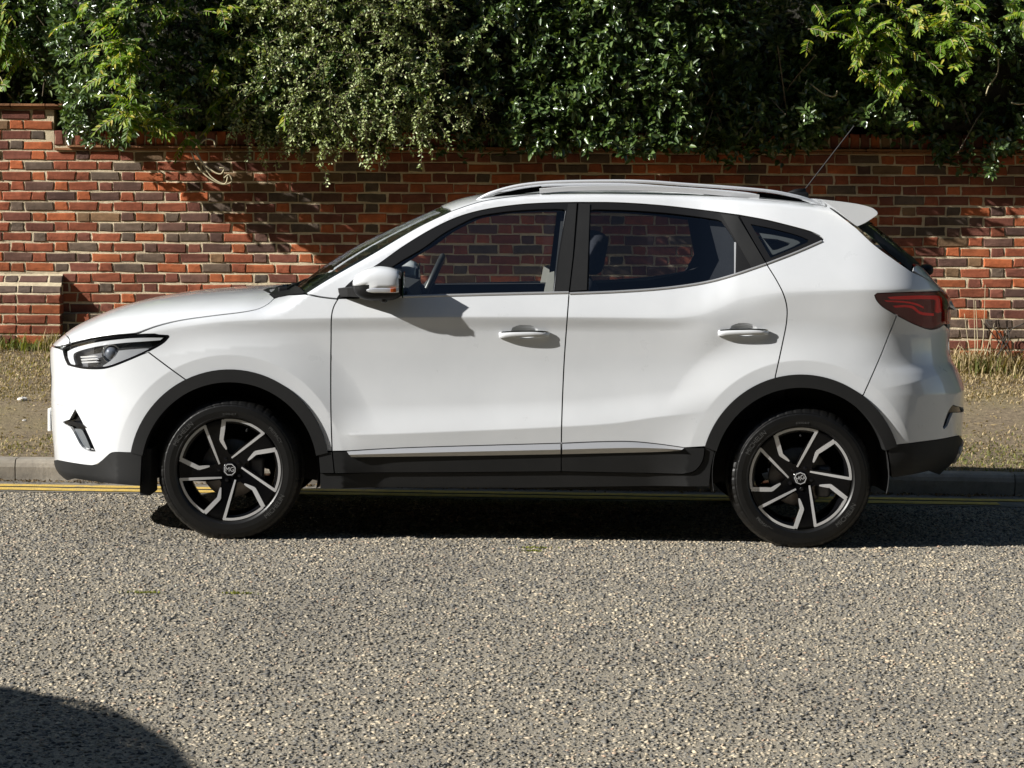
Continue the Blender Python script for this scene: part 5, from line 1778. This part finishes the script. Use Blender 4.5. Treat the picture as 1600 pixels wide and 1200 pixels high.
def evergreen(name, px0, px1, n_shoots, seed, label, leaf=(.062, .029)):
    r = np.random.default_rng(seed)
    u0, u1 = U_of(px0), U_of(px1)
    root = empty(name, None, tuple(wp((u0 + u1) / 2, 1.2, -.3)))
    tag(root, label, 'shrub', 'shrubs over the garden wall')
    m = n_shoots
    u = r.uniform(u0 - .12, u1 + .12, m); z = r.uniform(0, 1, m)
    zb = HB(u)
    z = zb + (ZTOP - zb) * z
    lay = r.choice([0, 0, 0, 1, 1, 2], m)
    o = hedge_front(u, z) - lay * r.uniform(.05, .16, m) - r.exponential(.025, m)
    hollow = lump(u, z, seed + 50) < -.16
    o = np.where(hollow, o - .20, o)
    keep = ~(hollow & (r.random(m) < .30))
    u, z, o = u[keep], z[keep], o[keep]; m = len(u)
    base = wpv(u, z, o)
    d = unit(EO[None] * r.uniform(.35, 1.2, (m, 1)) + EZ[None] * r.normal(.25, .55, (m, 1)) + EU[None] * r.normal(-.12, .6, (m, 1)))
    P, D, Nn, L, W = [], [], [], [], []
    K = 11
    for j in range(K):
        a = 2.4 * j + r.uniform(0, 6.28, m)
        s = unit(np.cross(d, r.normal(0, 1, (m, 3))))
        t = np.cross(d, s)
        rd_ = s * np.cos(a)[:, None] + t * np.sin(a)[:, None]
        f = j / (K - 1)
        P.append(base + d * (.13 * (f - .5))[..., None] if np.ndim(f) else base + d * (.13 * (f - .55)) + rd_ * .003)
        dd = unit(d * (.25 + .75 * f) + rd_ * (1.0 - .35 * f) + EZ[None] * r.normal(-.05, .22, (m, 1)))
        D.append(dd)
        nn = d * .40 + EZ[None] * .30 + SUNV[None] * .45 + EO[None] * .35 + r.normal(0, .45, (m, 3))
        Nn.append(unit(nn))
        L.append(leaf[0] * r.uniform(.55, 1.15, m)); W.append(leaf[1] * r.uniform(.7, 1.1, m))
    me = leaf_mesh('foliage', np.concatenate(P), np.concatenate(D), np.concatenate(Nn), np.concatenate(L), np.concatenate(W))
    me.materials.append(ever)
    f = link(bpy.data.objects.new('foliage', me)); child(f, root); f['kind'] = 'stuff'
    # woody stems
    parts = []
    for k in range(26):
        uu = r.uniform(u0, u1); z0 = float(HB(np.array(uu))) + .02
        oo = float(hedge_front(np.array(uu), np.array(z0 + .3)))
        q = [tuple(wp(uu + r.uniform(-.1, .1), z0 + r.uniform(0, .5), -.25)), tuple(wp(uu, z0 + r.uniform(.2, .6), oo * .4)), tuple(wp(uu + r.uniform(-.2, .2), z0 + r.uniform(.1, .9), oo * .85))]
        parts.append(tube(spline(q, 4), .008, 5, [1 - .6 * i / 8 for i in range(9)]))
    V, F = join(parts)
    o_ = obj('stems', V, F, twig); child(o_, root); o_['kind'] = 'stuff'
    # dark sheet whose colour stands for the shade inside the hedge
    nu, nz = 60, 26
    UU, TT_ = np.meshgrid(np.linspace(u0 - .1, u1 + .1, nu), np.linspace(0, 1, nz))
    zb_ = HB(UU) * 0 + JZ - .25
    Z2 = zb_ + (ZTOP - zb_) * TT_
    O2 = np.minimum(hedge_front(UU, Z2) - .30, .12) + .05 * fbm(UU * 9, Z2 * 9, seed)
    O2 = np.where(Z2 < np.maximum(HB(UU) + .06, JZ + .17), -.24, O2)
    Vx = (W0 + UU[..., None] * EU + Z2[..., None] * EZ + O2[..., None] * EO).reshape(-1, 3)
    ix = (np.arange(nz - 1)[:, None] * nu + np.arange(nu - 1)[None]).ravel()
    me = fast_mesh('inner_shade_sheet', Vx, np.stack([ix, ix + 1, ix + nu + 1, ix + nu], 1).ravel(), 4); me.materials.append(core_shade)
    o_ = link(bpy.data.objects.new('inner_shade_sheet', me)); child(o_, root); o_['kind'] = 'stuff'
    return root
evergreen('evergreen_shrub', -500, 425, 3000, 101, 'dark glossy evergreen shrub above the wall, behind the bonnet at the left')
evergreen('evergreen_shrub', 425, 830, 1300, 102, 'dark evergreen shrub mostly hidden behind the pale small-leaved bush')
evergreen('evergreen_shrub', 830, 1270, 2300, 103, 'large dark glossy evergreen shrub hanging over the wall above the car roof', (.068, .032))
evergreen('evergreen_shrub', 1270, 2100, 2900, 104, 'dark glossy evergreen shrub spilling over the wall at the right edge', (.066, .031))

def spray_shrub():
    """arching small-leaved cotoneaster"""
    r = np.random.default_rng(55)
    root = empty('cotoneaster', None, tuple(wp(U_of(570), 1.2, -.3)))
    tag(root, 'pale grey-green small-leaved bush arching over the wall above the windscreen', 'shrub', 'shrubs over the garden wall')
    P, D, Nn, L, W = [], [], [], [], []
    stems = []
    for k in range(640):
        px = r.uniform(395, 770) if k % 3 else r.uniform(400, 690)
        py = r.uniform(-90, 190) if k % 4 else r.uniform(140, 225)
        u, z = U_of(px), Z_of(py)
        lim = 1.0 if px < 700 else .6
        if px > 700 and r.random() < .55: continue
        o = float(hedge_front(np.array(u), np.array(z))) + .02 + r.uniform(-.12, .10)
        le = r.uniform(.18, .44) * lim
        p = np.array(wp(u, z, o - .10))
        d = EO * r.uniform(.15, 1.0) + EU * r.normal(-.1, .75) + EZ * r.uniform(-.35, .75)
        grav = r.uniform(-.09, .01) if py < 150 else r.uniform(-.16, -.06)
        pts = [p]
        n = 16
        for i in range(n):
            d = d + EZ * grav + r.normal(0, .06, 3); d /= np.linalg.norm(d)
            if pts[-1][1] < WALL_Y0 - .62: d[1] = max(d[1], 0)
            pts.append(pts[-1] + d * le / n)
        pts = np.array(pts)
        zmin = Z_of(292) if 410 < px < 760 else Z_of(262)
        if pts[-1][2] < zmin - .03: pts = pts[pts[:, 2] > zmin - .03]
        if len(pts) < 6: continue
        stems.append(tube(pts[::2], .0022, 4, list(np.linspace(1, .4, len(pts[::2])))))
        m = int(le / .0085)
        q = r.uniform(.08, 1, m) * (len(pts) - 1.001)
        i0 = q.astype(int); fr = (q - i0)[:, None]
        pp = pts[i0] * (1 - fr) + pts[i0 + 1] * fr
        tt = unit(pts[i0 + 1] - pts[i0])
        rdm = unit(np.cross(tt, r.normal(0, 1, (m, 3))))
        pp = pp + rdm * r.uniform(0, .014, (m, 1))
        P.append(pp); D.append(unit(tt * .6 + rdm)); Nn.append(unit(r.normal(0, .6, (m, 3)) + EZ * .5 + SUNV * .6 + EO * .3))
        L.append(r.uniform(.018, .032, m)); W.append(r.uniform(.010, .017, m))
    me = leaf_mesh('foliage', np.concatenate(P), np.concatenate(D), np.concatenate(Nn), np.concatenate(L), np.concatenate(W), .15, .08)
    me.materials.append(coto)
    f = link(bpy.data.objects.new('foliage', me)); child(f, root); f['kind'] = 'stuff'
    V, F = join(stems)
    s = obj('stems', V, F, twig); child(s, root); s['kind'] = 'stuff'
spray_shrub()

def wisteria(label, spots, n, seed, tendrils):
    """climber with feathered leaves: spots (px, py, spread_x, spread_y, weight)"""
    r = np.random.default_rng(seed)
    root = empty('wisteria', None, tuple(wp(U_of(spots[0][0]), 1.2, -.2)))
    tag(root, label, 'climber', 'climbers in the hedge')
    P, D, Nn, L, W = [], [], [], [], []
    stems = []
    wts = np.array([s[4] for s in spots]); wts = wts / wts.sum()
    for k in range(n):
        s = spots[r.choice(len(spots), p=wts)]
        px, py = s[0] + r.normal(0, s[2]), s[1] + r.normal(0, s[3])
        u, z = U_of(px), Z_of(py)
        zz = max(z, float(HB(np.array(u))) + .02)
        o = float(hedge_front(np.array(u), np.array(zz))) + r.uniform(-.02, .10) + s[5]
        p = np.array(wp(u, z, o))
        d = unit((EO * r.uniform(.2, .9) + EU * r.normal(0, .8) + EZ * r.normal(.05, .45))[None])[0]
        le = r.uniform(.13, .24)
        pts = [p]
        for i in range(8):
            d = d + EZ * -.10; d /= np.linalg.norm(d)
            pts.append(pts[-1] + d * le / 8)
        pts = np.array(pts)
        stems.append(tube(pts[::2], .0016, 4))
        up = unit((EZ * .7 + EO * .4 + SUNV * .5 + r.normal(0, .25, 3))[None])[0]
        for i in range(1, 8):
            t = unit((pts[i + 1] - pts[i])[None])[0] if i < 8 else d
            sd = np.cross(t, up); sd /= np.linalg.norm(sd) + 1e-9
            for q in (-1, 1):
                P.append(pts[i]); D.append(sd * q + t * .75 - EZ * .15); Nn.append(up + r.normal(0, .2, 3)); L.append(r.uniform(.042, .066)); W.append(r.uniform(.017, .024))
        P.append(pts[-1]); D.append(d); Nn.append(up); L.append(.055); W.append(.018)
    me = leaf_mesh('foliage', np.array(P), np.array(D), unit(np.array(Nn)), np.array(L), np.array(W), .12, .12)
    me.materials.append(wist)
    f = link(bpy.data.objects.new('foliage', me)); child(f, root); f['kind'] = 'stuff'
    V, F = join(stems)
    o = obj('leaf_stalks', V, F, pale_stem); child(o, root); o['kind'] = 'stuff'
    for t in tendrils:
        pts = []
        for (a, b, dp) in t:
            d = CF + CR * ((a - 800) / FPX) - CU * ((b - 600) / FPX)
            c = W0 + EO * dp
            q = ((c - CAM) @ EO) / (d @ EO)
            pts.append(tuple(CAM + d * q))
        V, F = tube(spline(pts, 5), .0052, 5)
        o = obj('stem', V, F, pale_stem, None, True); child(o, root)
wisteria('yellow-green climber with feathered leaves and curling tendrils hanging left of the bonnet', [(268, 205, 18, 16, 1.0, .10), (240, 175, 16, 16, .8, .08), (215, 90, 22, 28, 1.1, .06), (290, 20, 60, 16, 1.5, .06), (235, 120, 14, 30, .8, .06), (180, 45, 16, 12, .5, .06), (360, 150, 45, 30, .7, -.12), (390, 70, 30, 30, .6, .02), (330, 110, 40, 40, .5, -.12)], 150, 71,
         [[(298, 236, .66), (310, 262, .70), (330, 280, .72), (348, 288, .72), (362, 284, .72), (358, 273, .72), (350, 278, .72)], [(302, 236, .66), (325, 262, .70), (345, 272, .72), (350, 263, .72), (343, 262, .72)], [(306, 234, .66), (330, 276, .70), (352, 287, .72), (356, 276, .72)], [(310, 228, .66), (322, 218, .68), (334, 220, .68), (336, 230, .68)],
          [(380, 60, .3), (430, 30, .35), (470, 10, .35)], [(330, 60, .3), (345, 45, .3), (338, 30, .3), (300, 62, .3)]])
wisteria('yellow-green climber with feathered leaves at the far left edge of the hedge', [(18, 90, 16, 24, 1, .10), (28, 66, 20, 16, 1, .10), (5, 50, 14, 30, 1, .1), (10, 15, 40, 14, .5, .05)], 46, 72, [[(0, 120, .3), (6, 132, .3), (2, 140, .3)]])
wisteria('yellow-green climber with feathered leaves high in the hedge above the car tail', [(1340, 70, 16, 16, 1, .10), (1350, 95, 14, 16, .8, .10), (1385, 125, 16, 24, .8, .08), (1250, 58, 6, 14, .35, .14), (1480, 50, 30, 24, 1, .06), (1400, 30, 60, 20, 1.2, .04), (1465, 75, 12, 10, .5, .1), (1560, 20, 30, 14, .6, .04), (1320, 15, 25, 12, .6, .04)], 110, 73,
         [[(1560, 90, .45), (1558, 115, .45), (1545, 135, .45), (1540, 150, .45)], [(1350, 18, .4), (1370, 6, .4), (1400, 12, .4), (1425, 30, .4)], [(1580, 160, .45), (1592, 163, .45), (1610, 160, .45)], [(1265, 130, .4), (1290, 148, .4), (1305, 150, .4), (1308, 142, .4)]])

# ------------------------------------------------------------------ grass and weeds
dry = leaf_mat('dry_grass', [(0, (.19, .135, .07)), (.5, (.31, .235, .125)), (1, (.46, .37, .22))], .8, .2, .2)
green = leaf_mat('green_grass', [(0, (.07, .09, .022)), (.6, (.15, .16, .045)), (1, (.27, .25, .09))], .7, .3, .2)
def blades(name, x, y, h, lean, mat, seed, width=.004, z=None):
    r = np.random.default_rng(seed); n = len(x)
    z = verge_z(x, y) - .004 if z is None else z
    P = np.stack([x, y, z], 1)
    a = r.uniform(0, 6.28, n)
    hd = np.stack([np.cos(a), np.sin(a), np.zeros(n)], 1)
    sd = np.stack([-np.sin(a), np.cos(a), np.zeros(n)], 1)
    w = (width * r.uniform(.6, 1.3, n))[:, None]
    h = h[:, None]; lean = lean[:, None]
    m1 = P + hd * h * lean * .35 + np.array([0, 0, 1]) * h * .6 * (1 - .4 * lean)
    t = P + hd * h * lean + np.array([0, 0, 1]) * h * (1 - .62 * lean)
    V = np.stack([P - sd * w, P + sd * w, m1 + sd * w * .7, m1 - sd * w * .7, t], 1)
    base = np.arange(n) * 5
    tri = np.array([(0, 1, 2), (0, 2, 3), (3, 2, 4)])
    me = fast_mesh(name, V.reshape(-1, 3), (tri[None] + base[:, None, None]).ravel(), 3)
    me.materials.append(mat)
    return me
r = np.random.default_rng(8)
n = 120000
x = r.uniform(-5.2, 5.2, n)
b0 = ky(x) + KD; b1 = WALL_Y0 - .0215 * x
t = r.uniform(0, 1, n) ** .9
y = b0 + .02 + (b1 - b0 - .1) * t
den = fbm(x * 1.2, y * 1.8, 12) + .25 * r.normal(0, 1, n) + .5 * np.clip(t - .75, 0, 1)
k = den > .0
x, y, t = x[k], y[k], t[k]
gr = fbm(x * .9 + 3, y * 1.3, 19) + .35 * r.normal(0, 1, len(x))
isg = gr > .55
hh = r.uniform(.012, .045, len(x)) * (1 + 1.0 * np.clip(t - .8, 0, 1) * 5)
for nm, sel, mt, lab in (('dry_grass', ~isg, dry, 'straw-coloured short dry grass covering the verge'), ('green_grass', isg, green, 'patches of short green grass among the dry verge')):
    me = blades(nm, x[sel], y[sel], hh[sel], r.uniform(.4, 1.0, sel.sum()), mt, 4)
    o = link(bpy.data.objects.new(nm, me)); tag(o, lab, 'grass', kind='stuff')
def wx(px, py=560): return wall_uz(px, py)[0]
def tuft(label, name, px, n, hmin, hmax, spread, seed, mats):
    r = np.random.default_rng(seed)
    u = wx(px) + r.normal(0, spread, n); o = .06 + np.abs(r.normal(.08, .09, n))
    p = np.stack([np.array(wp(a, 0, b)) for a, b in zip(u, o)])
    hh = r.uniform(hmin, hmax, n)
    root = empty(name, None, (float(p[:, 0].mean()), float(p[:, 1].mean()), float(verge_z(p[:, 0].mean(), p[:, 1].mean()))))
    tag(root, label, 'weeds', 'weeds at the foot of the wall')
    cut = int(n * .6)
    for nm, a, b, mt in (('dry_blades', 0, cut, mats[0]), ('green_blades', cut, n, mats[1])):
        me = blades(nm, p[a:b, 0], p[a:b, 1], hh[a:b] * (1 if nm[0] == 'd' else .7), r.uniform(.15, .75, b - a), mt, seed, .0045)
        q = link(bpy.data.objects.new(nm, me)); child(q, root); q['kind'] = 'stuff'
    return root
tuft('tuft of green and straw weeds at the foot of the buttress', 'weed_clump', 50, 900, .05, .16, .30, 31, (green, green))
tuft('small ochre weed clump where the buttress meets the bonnet', 'weed_clump', 92, 300, .08, .20, .05, 32, (dry, green))
wr = tuft('tall dry weeds with pale stalks against the wall behind the tail lamp', 'weed_clump', 1525, 1100, .08, .26, .20, 33, (dry, green))
w2 = tuft('low tangled weeds at the foot of the wall by the right edge', 'weed_clump', 1600, 900, .05, .18, .22, 34, (dry, green))
r = random.Random(4)
for (a, b, c_, d_, e_) in ((1522, 565, 1523, 520, 468), (1530, 565, 1537, 520, 445), (1527, 570, 1526, 500, 470), (1515, 565, 1512, 530, 490), (1533, 570, 1552, 515, 510), (1540, 575, 1538, 540, 500), (1545, 570, 1548, 530, 505), (1518, 572, 1505, 545, 540), (1550, 570, 1557, 545, 530)):
    pts = [wp(*wall_uz(a, b, .14), .14), wp(*wall_uz((a + c_) / 2 + 1, (b + d_) / 2, .14), .14), wp(*wall_uz(c_, d_, .12), .12), wp(*wall_uz(c_ + (c_ - a) * .8 + r.uniform(-4, 4), e_, .11), .11)]
    V, F = tube(spline(pts, 4), .0038, 5, list(np.linspace(1, .45, 13)))
    o = obj('stalk', V, F, pale_stem, None, True); child(o, wr)
dark_twig = noisy('dead_black_twig', (.02, .018, .015), (.05, .04, .03), 20, .9)
for pts_ in ([(1552, 580), (1558, 560), (1566, 540), (1571, 515)], [(1566, 540), (1550, 520), (1535, 505)], [(1566, 542), (1580, 560), (1592, 575)], [(1566, 540), (1580, 515), (1600, 505)], [(1545, 565), (1560, 550), (1575, 530), (1575, 512)], [(1568, 538), (1555, 515), (1545, 508), (1542, 500), (1550, 502)], [(1590, 575), (1575, 545), (1560, 520)], [(1600, 545), (1585, 560)]):
    pts = [wp(*wall_uz(a, b, .16), .16 + r.uniform(-.03, .05)) for a, b in pts_]
    V, F = tube(spline(pts, 4), .0042, 5)
    o = obj('dead_twig', V, F, dark_twig, None, True); child(o, w2)
# scraps on the verge, in the gutter
flint = noisy('pale_flint', (.50, .48, .45), (.62, .60, .56), 30, .7)
for (px, py, s, lab) in ((35, 626, .034, 'pale stone lying on the verge left of the number plate'), (38, 658, .014, 'small white scrap on the verge below the pale stone'), (1477, 768, .022, 'small grey stone in the gutter behind the rear wheel')):
    if py > 700:
        gx_, gy_ = ground_pt(px, py + 4); gz = .006
    else:
        yy = 3.0
        for _ in range(12):
            gx_, zz_ = plane_pt(px, py, yy)
            yy += 2.0 * (zz_ - float(verge_z(np.array(gx_), np.array(yy))))
        gy_, gz = yy, float(verge_z(np.array(gx_), np.array(yy)))
    V, F = ellipsoid((gx_, gy_, gz + s * .25), (s, s * .7, s * .45), 9, 6)
    V = [(a + random.uniform(-.1, .1) * s, b, c + random.uniform(-.12, .12) * s) for a, b, c in V]
    tag(obj('stone', V, F, flint, None), lab, 'stone')
litter = leaf_mat('leaf_litter', [(0, (.05, .035, .02)), (.5, (.15, .10, .05)), (1, (.28, .20, .10))], .8, .1, .2)
n = 2600
r = np.random.default_rng(77)
x = r.uniform(-5.2, 5.2, n); y = ky(x) - np.abs(r.normal(0, .035, n)) - .004
me = leaf_mesh('leaf_litter', np.stack([x, y, np.full(n, .010) + r.uniform(0, .006, n)], 1), unit(r.normal(0, 1, (n, 3)) * (1, 1, .25)), unit(r.normal(0, .5, (n, 3)) + (0, 0, 1)), r.uniform(.008, .026, n), r.uniform(.005, .014, n))
me.materials.append(litter)
tag(link(bpy.data.objects.new('leaf_litter', me)), 'brown leaf litter and grit gathered along the kerb', 'litter', kind='stuff')
n = 5000
x = r.uniform(-5.2, 5.2, n); b0 = ky(x) + KD; b1 = WALL_Y0 - .0215 * x; y = b0 + r.uniform(.02, .97, n) * (b1 - b0)
me = leaf_mesh('fallen_leaves', np.stack([x, y, verge_z(x, y) + .006], 1), unit(r.normal(0, 1, (n, 3)) * (1, 1, .3)), unit(r.normal(0, .5, (n, 3)) + (0, 0, 1)), r.uniform(.01, .035, n), r.uniform(.005, .014, n))
me.materials.append(dry)
tag(link(bpy.data.objects.new('fallen_leaves', me)), 'pale dry leaf bits scattered over the verge', 'leaves', kind='stuff')
# tufts of moss in the road joint
moss = leaf_mat('moss', [(0, (.10, .12, .02)), (1, (.24, .24, .05))], .9, .2, .2)
for (px, py, s, lab) in ((838, 857, .035, 'small green moss tuft in the road below the doors'), (832, 862, .02, 'tiny moss speck beside the larger road tuft'), (225, 927, .045, 'thin moss streak in the road left of the front wheel'), (370, 928, .04, 'thin moss streak in the road below the front wheel')):
    gx_, gy_ = ground_pt(px, py)
    n = 80
    me = blades('moss_tuft', gx_ + r.normal(0, s, n), gy_ + r.normal(0, .008, n), r.uniform(.006, .014, n), r.uniform(.2, .8, n), moss, 3, .003, np.full(n, .002))
    tag(link(bpy.data.objects.new('moss_tuft', me)), lab, 'moss')

# ------------------------------------------------------------------ unseen additions: tree belts that cut sky light, a shadow car
screen_leaf = leaf_mat('sky_screen_leaf', [(0, (.02, .04, .012)), (1, (.05, .09, .025))], .6, .1, .3)
nu, nz = 90, 20
Vh = []
for j in range(nz + 1):
    for i in range(nu + 1):
        a = -34 + 68 * i / nu; t = j / nz
        yy = -15.5 - 1.6 * t ** 3 + .5 * float(fbm(np.array(a * .8), np.array(t * 5.0), 3)); zz = 15.0 * t + .5 * float(fbm(np.array(a * .6), np.array(1.0), 9)) * t
        Vh.append((a, yy, zz))
Fh = [(j * (nu + 1) + i, (j + 1) * (nu + 1) + i, (j + 1) * (nu + 1) + i + 1, j * (nu + 1) + i + 1) for j in range(nz) for i in range(nu)]
k0 = len(Vh)
for i in range(nu + 1): Vh.append((Vh[i][0], -20.5, 0)); Vh.append((Vh[i][0], -20.0, Vh[nz * (nu + 1) + i][2]))
Fh += [(nz * (nu + 1) + i, k0 + 2 * i + 1, k0 + 2 * i + 3, nz * (nu + 1) + i + 1) for i in range(nu)] + [(k0 + 2 * i, k0 + 2 * i + 2, k0 + 2 * i + 3, k0 + 2 * i + 1) for i in range(nu)]
tag(obj('roadside_sky_screen', Vh, Fh, noisy('sky_screen_green', (.015, .028, .010), (.045, .075, .022), 3, .9, 1.0, .1)), 'added unseen belt of tall dark trees across the road behind the viewpoint, blocking sky light', 'trees', kind='stuff')  # added out of view to deepen shade and darken reflections
Vg = [(x, -y - 8.2, z * .95 + .3) for x, y, z in Vh]
gt = obj('garden_sky_screen', Vg, [f[::-1] for f in Fh], MATS['sky_screen_green'])  # second belt, added out of view to lower the sky fill
tag(gt, 'added unseen belt of tall dark trees behind the hedge, blocking sky light', 'trees', kind='stuff')
# unseen copy of the car, added so its roof throws the lower left shadow
def copy_tree(o, parent):
    c = o.copy(); COL.objects.link(c); c.parent = parent
    for ch in list(o.children): copy_tree(ch, c)
    return c
shadow_car = copy_tree(car, None)
shadow_car['label'] = 'unseen copy of the white car, added to cast the curved lower left shadow'
shadow_car.rotation_euler = (0, 0, math.atan2(-.89, .45))
shadow_car.location = (-4.86, -5.62, 0)
